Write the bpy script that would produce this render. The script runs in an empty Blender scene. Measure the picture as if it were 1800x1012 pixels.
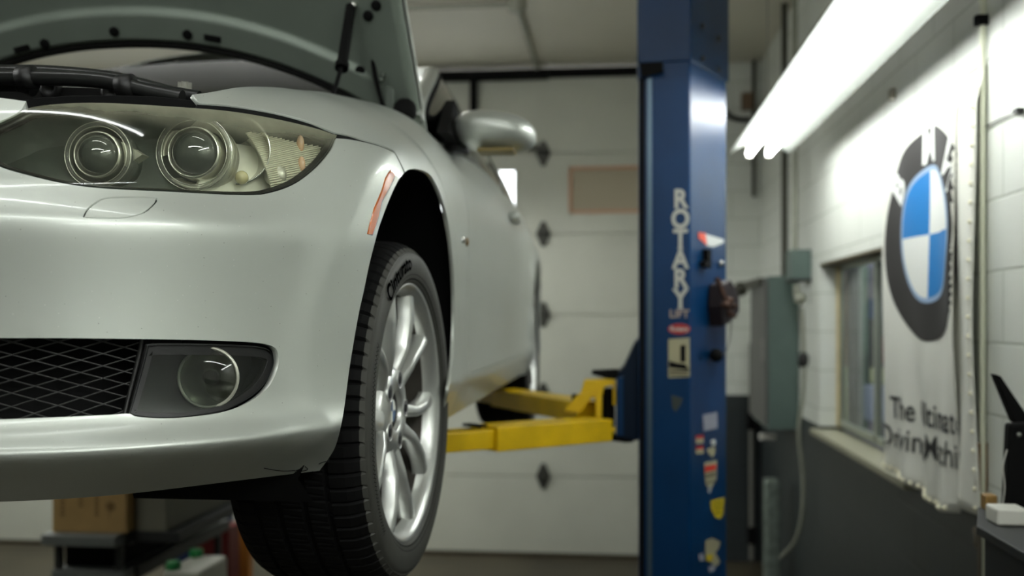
import bpy, math, random
import numpy as np
from mathutils import Vector, Matrix
from mathutils.geometry import delaunay_2d_cdt
random.seed(7)
R = math.radians
# ------------------------------------------------------------------ camera
F = 1750.0                      # focal length in pixels of an 1800 wide frame (35 mm lens)
HOR = 560.0                     # horizon row
YAW = math.atan(185.0 / F)      # camera looks a little to the left of the room's long axis
CH = 1.80
cT, sT = math.cos(YAW), math.sin(YAW)
scene = bpy.context.scene
cam_d = bpy.data.cameras.new('camera')
cam = bpy.data.objects.new('camera', cam_d)
scene.collection.objects.link(cam)
cam.location = (0, 0, CH)
cam.rotation_euler = (R(90), 0, YAW)
cam_d.sensor_width = 36.0
cam_d.lens = 35.0
cam_d.shift_y = (HOR - 506.0) / 1800.0
cam_d.clip_start = 0.05
cam_d.dof.use_dof = True
cam_d.dof.focus_distance = 1.42
cam_d.dof.aperture_fstop = 2.8
scene.camera = cam
# ------------------------------------------------------------------ colour management, world
vs = scene.view_settings
vs.view_transform = 'Standard'; vs.look = 'None'; vs.gamma = 1.0; vs.use_curve_mapping = False
vs.exposure = 0.74
try: scene.display_settings.display_device = 'sRGB'
except Exception: pass
wd = bpy.data.worlds.new('daylight'); scene.world = wd; wd.use_nodes = True
wd.node_tree.nodes['Background'].inputs[0].default_value = (0.93, 0.97, 1.0, 1)
wd.node_tree.nodes['Background'].inputs[1].default_value = 3.0
TUBE_POWER = 19.0                # emission of the fluorescent tubes
# ------------------------------------------------------------------ helpers
def ray(px, py):
    xc = (px - 900.0) / F; zc = (HOR - py) / F
    return Vector((xc * cT - sT, xc * sT + cT, zc))
def W(px, py, Y=None, X=None, Z=None):
    """the real-world point seen at a pixel, at a given real coordinate"""
    r = ray(px, py)
    if Y is not None: k = Y / r.y
    elif X is not None: k = X / r.x
    else: k = (Z - CH) / r.z
    return Vector((r.x * k, r.y * k, CH + r.z * k))
def Wp(px, py, p0, n):
    r = ray(px, py); o = Vector((0, 0, CH))
    k = (Vector(p0) - o).dot(n) / r.dot(n)
    return o + r * k
def project(P):
    P = np.asarray(P, float)
    lat = P[..., 0] * cT + P[..., 1] * sT
    dep = -P[..., 0] * sT + P[..., 1] * cT
    return 900 + F * lat / dep, HOR - F * (P[..., 2] - CH) / dep, dep
def lin(c):
    return tuple(((x / 255.0) / 12.92 if x / 255.0 <= 0.04045 else ((x / 255.0 + 0.055) / 1.055) ** 2.4) for x in c[:3])
MATS = {}
def pm(name, rgb, rough=0.5, metal=0.0, coat=0.0, spec=0.5, noise=0.0, nscale=8.0, bump=0.0, bscale=200.0, emit=None, estr=0.0, alpha=None, trans=0.0, ior=None):
    m = bpy.data.materials.new(name); m.use_nodes = True
    nt = m.node_tree; b = nt.nodes['Principled BSDF']
    c = lin(rgb)
    b.inputs['Base Color'].default_value = (*c, 1)
    b.inputs['Roughness'].default_value = rough
    b.inputs['Metallic'].default_value = metal
    b.inputs['Coat Weight'].default_value = coat
    b.inputs['Coat Roughness'].default_value = 0.03
    b.inputs['Specular IOR Level'].default_value = spec
    b.inputs['Transmission Weight'].default_value = trans
    if ior: b.inputs['IOR'].default_value = ior
    if emit is not None:
        b.inputs['Emission Color'].default_value = (*lin(emit), 1); b.inputs['Emission Strength'].default_value = estr
    tc = nt.nodes.new('ShaderNodeTexCoord')
    if noise > 0:
        nz = nt.nodes.new('ShaderNodeTexNoise'); nz.inputs['Scale'].default_value = nscale; nz.inputs['Detail'].default_value = 6
        nt.links.new(tc.outputs['Object'], nz.inputs['Vector'])
        mr = nt.nodes.new('ShaderNodeMapRange')
        mr.inputs[1].default_value = 0.3; mr.inputs[2].default_value = 0.7
        mr.inputs[3].default_value = 1 - noise; mr.inputs[4].default_value = 1 + noise
        nt.links.new(nz.outputs[0], mr.inputs[0])
        mx = nt.nodes.new('ShaderNodeVectorMath'); mx.operation = 'SCALE'
        mx.inputs[0].default_value = c
        nt.links.new(mr.outputs[0], mx.inputs['Scale'])
        nt.links.new(mx.outputs[0], b.inputs['Base Color'])
    if bump > 0:
        nb = nt.nodes.new('ShaderNodeTexNoise'); nb.inputs['Scale'].default_value = bscale; nb.inputs['Detail'].default_value = 3
        nt.links.new(tc.outputs['Object'], nb.inputs['Vector'])
        bp = nt.nodes.new('ShaderNodeBump'); bp.inputs['Strength'].default_value = bump; bp.inputs['Distance'].default_value = 0.002
        nt.links.new(nb.outputs[0], bp.inputs['Height']); nt.links.new(bp.outputs[0], b.inputs['Normal'])
    MATS[name] = m
    return m
def clear_mat(name, tint=(255, 255, 255), haze=0.0, haze_rgb=(190, 190, 150), gloss_rough=0.03, ior=1.5, zgrad=None, dirt=0.0):
    """thin clear cover: see-through, mirror-like by Fresnel, with a scattering haze in the plastic"""
    m = bpy.data.materials.new(name); m.use_nodes = True
    nt = m.node_tree; N = nt.nodes; L = nt.links
    for n in list(N): N.remove(n)
    out = N.new('ShaderNodeOutputMaterial')
    tr = N.new('ShaderNodeBsdfTransparent'); tr.inputs[0].default_value = (*lin(tint), 1)
    gl = N.new('ShaderNodeBsdfGlossy'); gl.inputs['Roughness'].default_value = gloss_rough
    di = N.new('ShaderNodeBsdfDiffuse'); di.inputs[0].default_value = (*lin(haze_rgb), 1)
    tl = N.new('ShaderNodeBsdfTranslucent'); tl.inputs[0].default_value = (*lin(haze_rgb), 1)
    dt = N.new('ShaderNodeMixShader'); dt.inputs[0].default_value = 0.4
    L.new(di.outputs[0], dt.inputs[1]); L.new(tl.outputs[0], dt.inputs[2])
    lw = N.new('ShaderNodeLayerWeight'); lw.inputs[0].default_value = 0.5
    pw_ = N.new('ShaderNodeMath'); pw_.operation = 'POWER'; pw_.inputs[1].default_value = 5.0; L.new(lw.outputs['Facing'], pw_.inputs[0])
    fr = N.new('ShaderNodeMath'); fr.operation = 'MULTIPLY_ADD'; fr.inputs[1].default_value = 0.92; fr.inputs[2].default_value = 0.045; L.new(pw_.outputs[0], fr.inputs[0])
    m1 = N.new('ShaderNodeMixShader'); m2 = N.new('ShaderNodeMixShader')
    L.new(tr.outputs[0], m1.inputs[1]); L.new(dt.outputs[0], m1.inputs[2])
    L.new(fr.outputs[0], m2.inputs[0]); L.new(m1.outputs[0], m2.inputs[1]); L.new(gl.outputs[0], m2.inputs[2])
    L.new(m2.outputs[0], out.inputs[0])
    if zgrad is None and dirt == 0:
        m1.inputs[0].default_value = haze
    else:
        tc = N.new('ShaderNodeTexCoord')
        nz = N.new('ShaderNodeTexNoise'); nz.inputs['Scale'].default_value = 90; nz.inputs['Detail'].default_value = 8
        L.new(tc.outputs['Object'], nz.inputs['Vector'])
        mr = N.new('ShaderNodeMapRange'); mr.inputs[1].default_value = 0.35; mr.inputs[2].default_value = 0.75
        mr.inputs[3].default_value = haze * (1 - dirt); mr.inputs[4].default_value = haze * (1 + dirt)
        L.new(nz.outputs[0], mr.inputs[0])
        last = mr.outputs[0]
        if zgrad:
            sp = N.new('ShaderNodeSeparateXYZ'); L.new(tc.outputs['Object'], sp.inputs[0])
            n2 = N.new('ShaderNodeTexNoise'); n2.inputs['Scale'].default_value = 14; n2.inputs['Detail'].default_value = 4
            L.new(tc.outputs['Object'], n2.inputs['Vector'])
            a0 = N.new('ShaderNodeMath'); a0.operation = 'MULTIPLY_ADD'; a0.inputs[1].default_value = 0.03
            L.new(n2.outputs[0], a0.inputs[0]); L.new(sp.outputs[2], a0.inputs[2])
            g = N.new('ShaderNodeMapRange'); g.inputs[1].default_value = zgrad[0]; g.inputs[2].default_value = zgrad[1]
            g.inputs[3].default_value = 0; g.inputs[4].default_value = zgrad[2]; g.interpolation_type = 'SMOOTHSTEP'
            L.new(a0.outputs[0], g.inputs[0])
            ad = N.new('ShaderNodeMath'); ad.operation = 'ADD'; ad.use_clamp = True
            L.new(last, ad.inputs[0]); L.new(g.outputs[0], ad.inputs[1]); last = ad.outputs[0]
        L.new(last, m1.inputs[0])
    MATS[name] = m
    return m
class MB:
    def __init__(s): s.v = []; s.f = []; s.sm = []
    def add(s, vs_, fs, smooth=False):
        o = len(s.v); s.v += [tuple(p) for p in vs_]
        for f in fs: s.f.append([o + i for i in f]); s.sm.append(smooth)
        return s
    def box(s, a, b):
        x0, y0, z0 = [min(a[i], b[i]) for i in range(3)]; x1, y1, z1 = [max(a[i], b[i]) for i in range(3)]
        return s.add([(x0, y0, z0), (x1, y0, z0), (x1, y1, z0), (x0, y1, z0), (x0, y0, z1), (x1, y0, z1), (x1, y1, z1), (x0, y1, z1)],
                     [(3, 2, 1, 0), (4, 5, 6, 7), (0, 1, 5, 4), (1, 2, 6, 5), (2, 3, 7, 6), (3, 0, 4, 7)])
    def beam(s, p, q, w, h, up=(0, 0, 1), w2=None, h2=None):
        p = Vector(p); q = Vector(q); d = (q - p).normalized(); r = d.cross(Vector(up)).normalized(); u = r.cross(d)
        w2 = w2 or w; h2 = h2 or h
        A = [p + r * a * w / 2 + u * b * h / 2 for a, b in ((-1, -1), (1, -1), (1, 1), (-1, 1))]
        B = [q + r * a * w2 / 2 + u * b * h2 / 2 for a, b in ((-1, -1), (1, -1), (1, 1), (-1, 1))]
        return s.add(A + B, [(0, 1, 2, 3), (7, 6, 5, 4), (0, 4, 5, 1), (1, 5, 6, 2), (2, 6, 7, 3), (3, 7, 4, 0)])
    def tube(s, pts, r, n=12, cap=True, smooth=True):
        pts = [Vector(p) for p in pts]; rr = r if isinstance(r, (list, tuple)) else [r] * len(pts)
        rings = []; ref = None
        for i, p in enumerate(pts):
            d = (pts[min(i + 1, len(pts) - 1)] - pts[max(i - 1, 0)]).normalized()
            if ref is None: ref = d.orthogonal().normalized()
            ref = (ref - d * ref.dot(d)).normalized(); b = d.cross(ref)
            rings.append([p + (ref * math.cos(2 * math.pi * k / n) + b * math.sin(2 * math.pi * k / n)) * rr[i] for k in range(n)])
        vs_ = [q for g in rings for q in g]; fs = []
        for i in range(len(pts) - 1):
            for k in range(n):
                fs.append((i * n + k, i * n + (k + 1) % n, (i + 1) * n + (k + 1) % n, (i + 1) * n + k))
        s.add(vs_, fs, smooth)
        if cap:
            s.add(rings[0], [tuple(range(n))[::-1]]); s.add(rings[-1], [tuple(range(n))])
        return s
    def lathe(s, prof, c, ax, n=32, smooth=True, a0=0, a1=2 * math.pi):
        """prof: (radius, distance along axis)"""
        c = Vector(c); ax = Vector(ax).normalized(); e = ax.orthogonal().normalized(); g = ax.cross(e)
        full = abs(a1 - a0 - 2 * math.pi) < 1e-6; m = n if full else n + 1
        vs_ = [c + ax * h + (e * math.cos(a0 + (a1 - a0) * k / n) + g * math.sin(a0 + (a1 - a0) * k / n)) * r for r, h in prof for k in range(m)]
        fs = []
        for i in range(len(prof) - 1):
            for k in range(n):
                fs.append((i * m + k, i * m + (k + 1) % m, (i + 1) * m + (k + 1) % m, (i + 1) * m + k))
        return s.add(vs_, fs, smooth)
    def prism(s, poly, ex):
        poly = [Vector(p) for p in poly]; ex = Vector(ex); n = len(poly)
        return s.add(poly + [p + ex for p in poly], [tuple(range(n))[::-1], tuple(range(n, 2 * n))] + [(i, (i + 1) % n, n + (i + 1) % n, n + i) for i in range(n)])
    def sphere(s, c, r, n=16, m=10, sc=(1, 1, 1)):
        c = Vector(c); vs_ = []; fs = []
        for i in range(m + 1):
            a = math.pi * i / m
            for k in range(n):
                b = 2 * math.pi * k / n
                vs_.append(c + Vector((sc[0] * math.sin(a) * math.cos(b), sc[1] * math.sin(a) * math.sin(b), sc[2] * math.cos(a))) * r)
        for i in range(m):
            for k in range(n):
                fs.append((i * n + k, (i + 1) * n + k, (i + 1) * n + (k + 1) % n, i * n + (k + 1) % n))
        return s.add(vs_, fs, True)
    def grid(s, fn, us, vs2, smooth=True):
        nu, nv = len(us), len(vs2)
        return s.add([fn(u, v) for u in us for v in vs2], [(i * nv + j, (i + 1) * nv + j, (i + 1) * nv + j + 1, i * nv + j + 1) for i in range(nu - 1) for j in range(nv - 1)], smooth)
    def mirror_x(s, xc):
        o = len(s.v); s.v += [(2 * xc - p[0], p[1], p[2]) for p in s.v]
        s.f += [[o + i for i in f[::-1]] for f in s.f]; s.sm += list(s.sm)
        return s
    def build(s, name, mat, parent=None, bevel=0, seg=2, solid=0, offs=-1, merge=False, autosm=None):
        me = bpy.data.meshes.new(name); me.from_pydata([tuple(p) for p in s.v], [], s.f)
        me.polygons.foreach_set('use_smooth', s.sm); me.update()
        if merge:
            import bmesh
            bm = bmesh.new(); bm.from_mesh(me); bmesh.ops.remove_doubles(bm, verts=bm.verts, dist=1e-5); bmesh.ops.recalc_face_normals(bm, faces=bm.faces); bm.to_mesh(me); bm.free()
        o = bpy.data.objects.new(name, me); scene.collection.objects.link(o)
        for m in (mat if isinstance(mat, (list, tuple)) else [mat]): me.materials.append(m)
        if parent is not None: o.parent = parent; o.matrix_parent_inverse = parent_inv(parent)
        if solid:
            md = o.modifiers.new('solid', 'SOLIDIFY'); md.thickness = solid; md.offset = offs
        if bevel:
            md = o.modifiers.new('bevel', 'BEVEL'); md.width = bevel; md.segments = seg; md.limit_method = 'ANGLE'; md.angle_limit = R(35)
        return o
def world_mat(o):
    m = o.matrix_basis.copy()
    while o.parent is not None:
        m = o.parent.matrix_basis @ o.matrix_parent_inverse @ m; o = o.parent
    return m
def parent_inv(p): return world_mat(p).inverted()
def tag(o, label=None, cat=None, group=None, kind=None):
    if label: o['label'] = label
    if cat: o['category'] = cat
    if group: o['group'] = group
    if kind: o['kind'] = kind
    return o
def empty(name, loc, label=None, cat=None, group=None):
    o = bpy.data.objects.new(name, None); scene.collection.objects.link(o); o.location = loc; o.empty_display_size = 0.1
    return tag(o, label, cat, group)
def copy_tree(o, parent=None):
    c = o.copy(); scene.collection.objects.link(c)
    if parent is not None: c.parent = parent
    for ch in [x for x in bpy.data.objects if x.parent == o]: copy_tree(ch, c)
    return c
def struct(o): o['kind'] = 'structure'; return o
def text_mesh(s, size=1.0, bold=0.0, ext=0.0):
    """letters as plain mesh data: verts (x, y), faces, centred on x"""
    cu = bpy.data.curves.new('letters', 'FONT'); cu.body = s; cu.size = size; cu.align_x = 'CENTER'; cu.align_y = 'CENTER'
    cu.offset = bold; cu.resolution_u = 4
    to = bpy.data.objects.new('letters', cu); scene.collection.objects.link(to)
    dg = bpy.context.evaluated_depsgraph_get(); me = bpy.data.meshes.new_from_object(to.evaluated_get(dg))
    vs_ = [(v.co.x, v.co.y) for v in me.vertices]; fs = [tuple(p.vertices) for p in me.polygons]
    bpy.data.objects.remove(to); bpy.data.curves.remove(cu); bpy.data.meshes.remove(me)
    return vs_, fs
def put_text(mb, s, c, ax, ay, size, bold=0.0, off=0.0, sx=1.0):
    vs_, fs = text_mesh(s, size, bold); c = Vector(c); ax = Vector(ax).normalized(); ay = Vector(ay).normalized(); n = ax.cross(ay)
    mb.add([c + ax * x * sx + ay * y + n * off for x, y in vs_], fs)
def smooth_path(pts, n=8):
    pts = [Vector(p) for p in pts]; out = []
    P = [pts[0] * 2 - pts[1]] + pts + [pts[-1] * 2 - pts[-2]]
    for i in range(1, len(P) - 2):
        for k in range(n):
            t = k / n
            out.append(0.5 * ((2 * P[i]) + (-P[i - 1] + P[i + 1]) * t + (2 * P[i - 1] - 5 * P[i] + 4 * P[i + 1] - P[i + 2]) * t * t + (-P[i - 1] + 3 * P[i] - 3 * P[i + 1] + P[i + 2]) * t ** 3))
    out.append(pts[-1]); return out
# ------------------------------------------------------------------ materials
black = pm('black_plastic', (18, 18, 18), 0.45)
deepblack = pm('matt_black', (8, 8, 8), 0.8, spec=0.2)
rubber = pm('rubber', (20, 20, 19), 0.62, spec=0.35, noise=0.15, nscale=40)
steel = pm('steel', (150, 150, 145), 0.35, 0.9)
darksteel = pm('dark_steel', (50, 50, 50), 0.5, 0.6)
chrome = pm('chrome', (215, 215, 210), 0.12, 1.0)
white_p = pm('white_plastic', (215, 214, 205), 0.4)
grey_p = pm('grey_paint', (105, 112, 108), 0.5, noise=0.08)
def make_paint():
    m = pm('silver_paint', (172, 176, 166), 0.42, 0.50, coat=0.5)
    nt = m.node_tree; N = nt.nodes; L = nt.links; b = N['Principled BSDF']
    b.inputs['Coat Roughness'].default_value = 0.06
    tc = N.new('ShaderNodeTexCoord')
    vz = N.new('ShaderNodeTexVoronoi'); vz.inputs['Scale'].default_value = 150; vz.feature = 'F1'
    L.new(tc.outputs['Object'], vz.inputs['Vector'])
    # dust and stone chips: sparse small dark or pale flecks
    lt = N.new('ShaderNodeMath'); lt.operation = 'LESS_THAN'; lt.inputs[1].default_value = 0.085
    L.new(vz.outputs['Distance'], lt.inputs[0])
    sp = N.new('ShaderNodeSeparateColor'); L.new(vz.outputs['Color'], sp.inputs[0])
    gt = N.new('ShaderNodeMath'); gt.operation = 'GREATER_THAN'; gt.inputs[1].default_value = 0.72; L.new(sp.outputs[0], gt.inputs[0])
    mu = N.new('ShaderNodeMath'); mu.operation = 'MULTIPLY'; L.new(lt.outputs[0], mu.inputs[0]); L.new(gt.outputs[0], mu.inputs[1])
    sel = N.new('ShaderNodeMath'); sel.operation = 'GREATER_THAN'; sel.inputs[1].default_value = 0.5; L.new(sp.outputs[1], sel.inputs[0])
    fc = N.new('ShaderNodeMix'); fc.data_type = 'RGBA'; fc.inputs[6].default_value = (0.16, 0.16, 0.14, 1); fc.inputs[7].default_value = (0.75, 0.76, 0.7, 1)
    L.new(sel.outputs[0], fc.inputs[0])
    nz = N.new('ShaderNodeTexNoise'); nz.inputs['Scale'].default_value = 6; nz.inputs['Detail'].default_value = 5; L.new(tc.outputs['Object'], nz.inputs['Vector'])
    dm = N.new('ShaderNodeMapRange'); dm.inputs[1].default_value = 0.35; dm.inputs[2].default_value = 0.7; dm.inputs[3].default_value = 0.0; dm.inputs[4].default_value = 0.10
    L.new(nz.outputs[0], dm.inputs[0])
    base = N.new('ShaderNodeMix'); base.data_type = 'RGBA'; base.inputs[6].default_value = (*lin((192, 197, 190)), 1); base.inputs[7].default_value = (*lin((172, 171, 154)), 1)
    L.new(dm.outputs[0], base.inputs[0])
    mx = N.new('ShaderNodeMix'); mx.data_type = 'RGBA'; L.new(mu.outputs[0], mx.inputs[0]); L.new(base.outputs[2], mx.inputs[6]); L.new(fc.outputs[2], mx.inputs[7])
    L.new(mx.outputs[2], b.inputs['Base Color'])
    return m
paint = make_paint()
# ------------------------------------------------------------------ room shell
WX, DY, CZ = 1.06, 7.52, 3.70       # right wall, door wall, ceiling
LX, BY = -6.2, -3.6                 # left wall, back wall
def block_wall(name, axis):
    """painted concrete block: pale paint above, dark grey below 1.235 m"""
    m = bpy.data.materials.new(name); m.use_nodes = True
    nt = m.node_tree; N = nt.nodes; L = nt.links; b = N['Principled BSDF']
    tc = N.new('ShaderNodeTexCoord'); sp = N.new('ShaderNodeSeparateXYZ'); L.new(tc.outputs['Object'], sp.inputs[0])
    za = N.new('ShaderNodeMath'); za.operation = 'ADD'; za.inputs[1].default_value = 10 * 0.2032 - 0.1104 + 0.005; L.new(sp.outputs[2], za.inputs[0])
    ya = N.new('ShaderNodeMath'); ya.operation = 'ADD'; ya.inputs[1].default_value = 40.0; L.new(sp.outputs[axis], ya.inputs[0])
    cb = N.new('ShaderNodeCombineXYZ'); L.new(ya.outputs[0], cb.inputs[0]); L.new(za.outputs[0], cb.inputs[1])
    br = N.new('ShaderNodeTexBrick'); br.inputs['Scale'].default_value = 1.0
    br.inputs['Brick Width'].default_value = 0.4064; br.inputs['Row Height'].default_value = 0.2032
    br.inputs['Mortar Size'].default_value = 0.005; br.inputs['Mortar Smooth'].default_value = 0.4; br.inputs['Bias'].default_value = 0
    br.offset = 0.5
    br.inputs['Color1'].default_value = (0, 0, 0, 1); br.inputs['Color2'].default_value = (0, 0, 0, 1); br.inputs['Mortar'].default_value = (1, 1, 1, 1)
    L.new(cb.outputs[0], br.inputs['Vector'])
    gt = N.new('ShaderNodeMath'); gt.operation = 'GREATER_THAN'; gt.inputs[1].default_value = 1.235; L.new(sp.outputs[2], gt.inputs[0])
    nz = N.new('ShaderNodeTexNoise'); nz.inputs['Scale'].default_value = 2.5; nz.inputs['Detail'].default_value = 8; L.new(tc.outputs['Object'], nz.inputs['Vector'])
    def two(a, c):
        x = N.new('ShaderNodeMix'); x.data_type = 'RGBA'; x.inputs[6].default_value = (*lin(a), 1); x.inputs[7].default_value = (*lin(c), 1); L.new(nz.outputs[0], x.inputs[0]); return x
    up = two((224, 227, 220), (208, 211, 202)); lo = two((50, 56, 57), (40, 46, 47))
    mx = N.new('ShaderNodeMix'); mx.data_type = 'RGBA'; L.new(gt.outputs[0], mx.inputs[0]); L.new(lo.outputs[2], mx.inputs[6]); L.new(up.outputs[2], mx.inputs[7])
    mo = N.new('ShaderNodeMix'); mo.data_type = 'RGBA'; mo.blend_type = 'MULTIPLY'; mo.inputs[7].default_value = (0.72, 0.74, 0.70, 1)
    L.new(br.outputs['Fac'], mo.inputs[0]); L.new(mx.outputs[2], mo.inputs[6]); L.new(mo.outputs[2], b.inputs['Base Color'])
    bp = N.new('ShaderNodeBump'); bp.inputs['Strength'].default_value = 0.6; bp.inputs['Distance'].default_value = 0.004; bp.invert = True
    L.new(br.outputs['Fac'], bp.inputs['Height'])
    nb = N.new('ShaderNodeTexNoise'); nb.inputs['Scale'].default_value = 120; L.new(tc.outputs['Object'], nb.inputs['Vector'])
    bp2 = N.new('ShaderNodeBump'); bp2.inputs['Strength'].default_value = 0.25; bp2.inputs['Distance'].default_value = 0.002
    L.new(nb.outputs[0], bp2.inputs['Height']); L.new(bp.outputs[0], bp2.inputs['Normal']); L.new(bp2.outputs[0], b.inputs['Normal'])
    b.inputs['Roughness'].default_value = 0.45
    return m
wall_m = block_wall('painted_block_side', 1); wall_e = block_wall('painted_block_end', 0)
concrete = pm('garage_concrete', (66, 60, 45), 0.45, noise=0.35, nscale=1.6, bump=0.2, bscale=60)
ceil_m = pm('ceiling_board', (203, 198, 184), 0.6, noise=0.05, nscale=0.8)
door_m = pm('door_panel_paint', (196, 197, 184), 0.55, noise=0.06, nscale=2.0)
WY0, WY1, WZ0, WZ1 = 3.72, 5.39, 1.235, 2.09
mb = MB(); T = 0.13
mb.box((WX, BY, 0), (WX + T, WY0, CZ)); mb.box((WX, WY1, 0), (WX + T, DY + .3, CZ))
mb.box((WX, WY0, 0), (WX + T, WY1, WZ0 - 0.02)); mb.box((WX, WY0, WZ1), (WX + T, WY1, CZ))
struct(mb.build('wall_right', wall_m))
struct(MB().box((LX - .2, BY - .2, 0), (LX, DY + .3, CZ)).build('wall_left', wall_m))
struct(MB().box((LX, BY - .2, 0), (WX + T, BY, CZ)).build('wall_back', wall_e))
DX0, DX1, DZ1 = -5.6, 0.66, 3.66
mb = MB(); mb.box((DX1, DY, 0), (WX, DY + .3, CZ)); mb.box((LX, DY, 0), (DX0, DY + .3, CZ)); mb.box((DX0, DY + .06, DZ1), (DX1, DY + .3, CZ))
struct(mb.build('wall_front', wall_e))
struct(MB().box((LX - .2, BY - .2, -0.1), (WX + 2.4, DY + .3, 0)).build('floor', concrete))
struct(MB().box((LX - .2, BY - .2, CZ), (WX + T, DY + .3, CZ + .1)).build('ceiling', ceil_m))
# sectional overhead door, six sections of 0.61 m, glazed fifth section
door = MB()
WINS = [(-0.38 - 0.0, 0.055), (0.43 - 0.0, 0.9)]
def door_x(px): return W(px, 400, Y=DY).x
win_x = [(door_x(700), door_x(910)), (door_x(1000), door_x(1215)), (door_x(392), door_x(606)), (door_x(90), door_x(304))]
wz0, wz1 = 2.595, 2.945
for k in range(6):
    z0, z1 = k * 0.61 + 0.004, (k + 1) * 0.61 - 0.004
    if k != 4:
        door.box((DX0, DY, z0), (DX1, DY + .05, z1))
    else:
        xs = sorted(win_x); door.box((DX0, DY, z0), (DX1, DY + .05, wz0)); door.box((DX0, DY, wz1), (DX1, DY + .05, z1))
        x = DX0
        for a, b_ in xs: door.box((x, DY, wz0), (a, DY + .05, wz1)); x = b_
        door.box((x, DY, wz0), (DX1, DY + .05, wz1))
door.box((DX0, DY + .02, 0.0), (DX1, DY + .045, 0.02))
for k in range(1, 6): door.box((DX0, DY + .02, k * .61 - .01), (DX1, DY + .04, k * .61 + .01))
door_o = struct(door.build('door_1', door_m, bevel=0.003))
glass_m = clear_mat('window_glass', (250, 252, 250), 0.03, (230, 230, 230))
board_m = pm('window_board', (178, 168, 146), 0.7)
rim_m = pm('window_rim', (196, 150, 118), 0.5)
for i, (a, b_) in enumerate(win_x):
    fr = MB(); t_ = 0.022
    for (x0, x1, z0, z1) in ((a, b_, wz1 - t_, wz1), (a, b_, wz0, wz0 + t_), (a, a + t_, wz0, wz1), (b_ - t_, b_, wz0, wz1)): fr.box((x0, DY - .008, z0), (x1, DY + .01, z1))
    if i == 1:
        fo = fr.build('window_rim', rim_m, door_o)
        MB().box((a + .01, DY + .006, wz0 + .01), (b_ - .01, DY + .03, wz1 - .01)).build('window_board', board_m, fo)
    else:
        fo = fr.build('window_rim', door_m, door_o)
        MB().add([(a + .005, DY + .02, wz0 + .005), (b_ - .005, DY + .02, wz0 + .005), (b_ - .005, DY + .02, wz1 - .005), (a + .005, DY + .02, wz1 - .005)], [(0, 1, 2, 3)]).build('window_pane', glass_m, fo)
hm = pm('hinge_steel', (70, 70, 64), 0.5, 0.5)
for hx in (955, 618, 300):
    X = door_x(hx) if hx == 955 else W(hx, 400, Y=DY).x
    for k in range(1, 6):
        z = k * .61; d = MB()
        d.prism([(X - .052, DY - .012, z - .01), (X - .015, DY - .012, z - .095), (X + .015, DY - .012, z - .095), (X + .052, DY - .012, z - .01), (X + .052, DY - .012, z + .01), (X + .015, DY - .012, z + .095), (X - .015, DY - .012, z + .095), (X - .052, DY - .012, z + .01)], (0, .012, 0))
        d.tube([(X - .05, DY - .02, z), (X + .05, DY - .02, z)], .012, 8)
        if k == 5 and hx == 955: d.box((X - .13, DY - .05, z + .02), (X + .03, DY - .012, z + .06))
        d.build('hinge', hm, door_o)
MB().box((DX0, DY - .015, 0), (DX1, DY + .01, .03)).build('bottom_seal', pm('door_seal', (60, 52, 36), .8), door_o)
# spring rail above the door with its hangers
dtrack = empty('door_spring_rail', (-1.5, DY - .1, 3.55), 'black horizontal door spring rail above the overhead door, under the ceiling', 'rail')
MB().box((DX0, DY - .06, 3.615), (0.72, DY - .01, 3.68)).build('rail_bar', deepblack, dtrack)
MB().box((W(735, 0, Y=DY).x, DY - .1, 3.60), (W(965, 0, Y=DY).x, DY - .03, 3.67)).build('spring_tube', deepblack, dtrack)
xh = W(832, 0, Y=DY - .08).x
MB().box((xh - .028, DY - .08, 3.28), (xh + .028, DY - .045, 3.66)).build('hanger', deepblack, dtrack)
# window in the right wall
fm = pm('window_frame_metal', (165, 172, 160), 0.35, 0.7)
wn = MB()
for (y0, y1, z0, z1) in ((WY0, WY1, WZ1 - .035, WZ1), (WY0, WY1, WZ0, WZ0 + .035), (WY1 - .03, WY1, WZ0, WZ1), (WY0, WY0 + .03, WZ0, WZ1), (4.62, 4.66, WZ0, WZ1)):
    wn.box((WX + .095, y0, z0), (WX + .125, y1, z1))
wo = struct(wn.build('window_1', fm, bevel=.003))
MB().add([(WX + .11, WY0 + .01, WZ0 + .01), (WX + .11, WY1 - .01, WZ0 + .01), (WX + .11, WY1 - .01, WZ1 - .01), (WX + .11, WY0 + .01, WZ1 - .01)], [(3, 2, 1, 0)]).build('window_pane', clear_mat('office_glass', (235, 240, 238), 0.06, (200, 210, 205)), wo)
wood_trim = pm('wood_trim', (196, 180, 132), 0.5, noise=0.15, nscale=12)
MB().box((WX + .0, WY1 - .012, WZ0), (WX + .095, WY1, WZ1)).build('jamb', wall_m, wo)
MB().box((WX + .085, WY1 - .03, WZ0), (WX + .1, WY1 - .012, WZ1)).build('jamb_trim', wood_trim, wo)
MB().box((WX + .0, WY0, WZ1 - .012), (WX + .095, WY1, WZ1)).build('head_board', pm('head_wood', (84, 76, 52), .6), wo)
sill = MB().box((WX - .045, WY0 - .05, WZ0 - .045), (WX + .1, WY1 + .03, WZ0 - .015))
sill.build('window_sill', pm('sill_paint', (150, 148, 126), .4), wo, bevel=.004)
# office seen through the window
off_m = pm('office_wall_paint', (150, 146, 166), 0.7)
ob = MB(); ob.box((WX + 2.2, 2.4, 0), (WX + 2.3, DY, 2.6)); ob.box((WX + T, DY - .3, 0), (WX + 2.3, DY - .2, 2.6)); ob.box((WX + T, 2.3, 0), (WX + 2.3, 2.4, 2.6)); ob.box((WX + T, 2.3, 2.6), (WX + 2.3, DY, 2.7))
struct(ob.build('wall_office', off_m))
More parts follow.
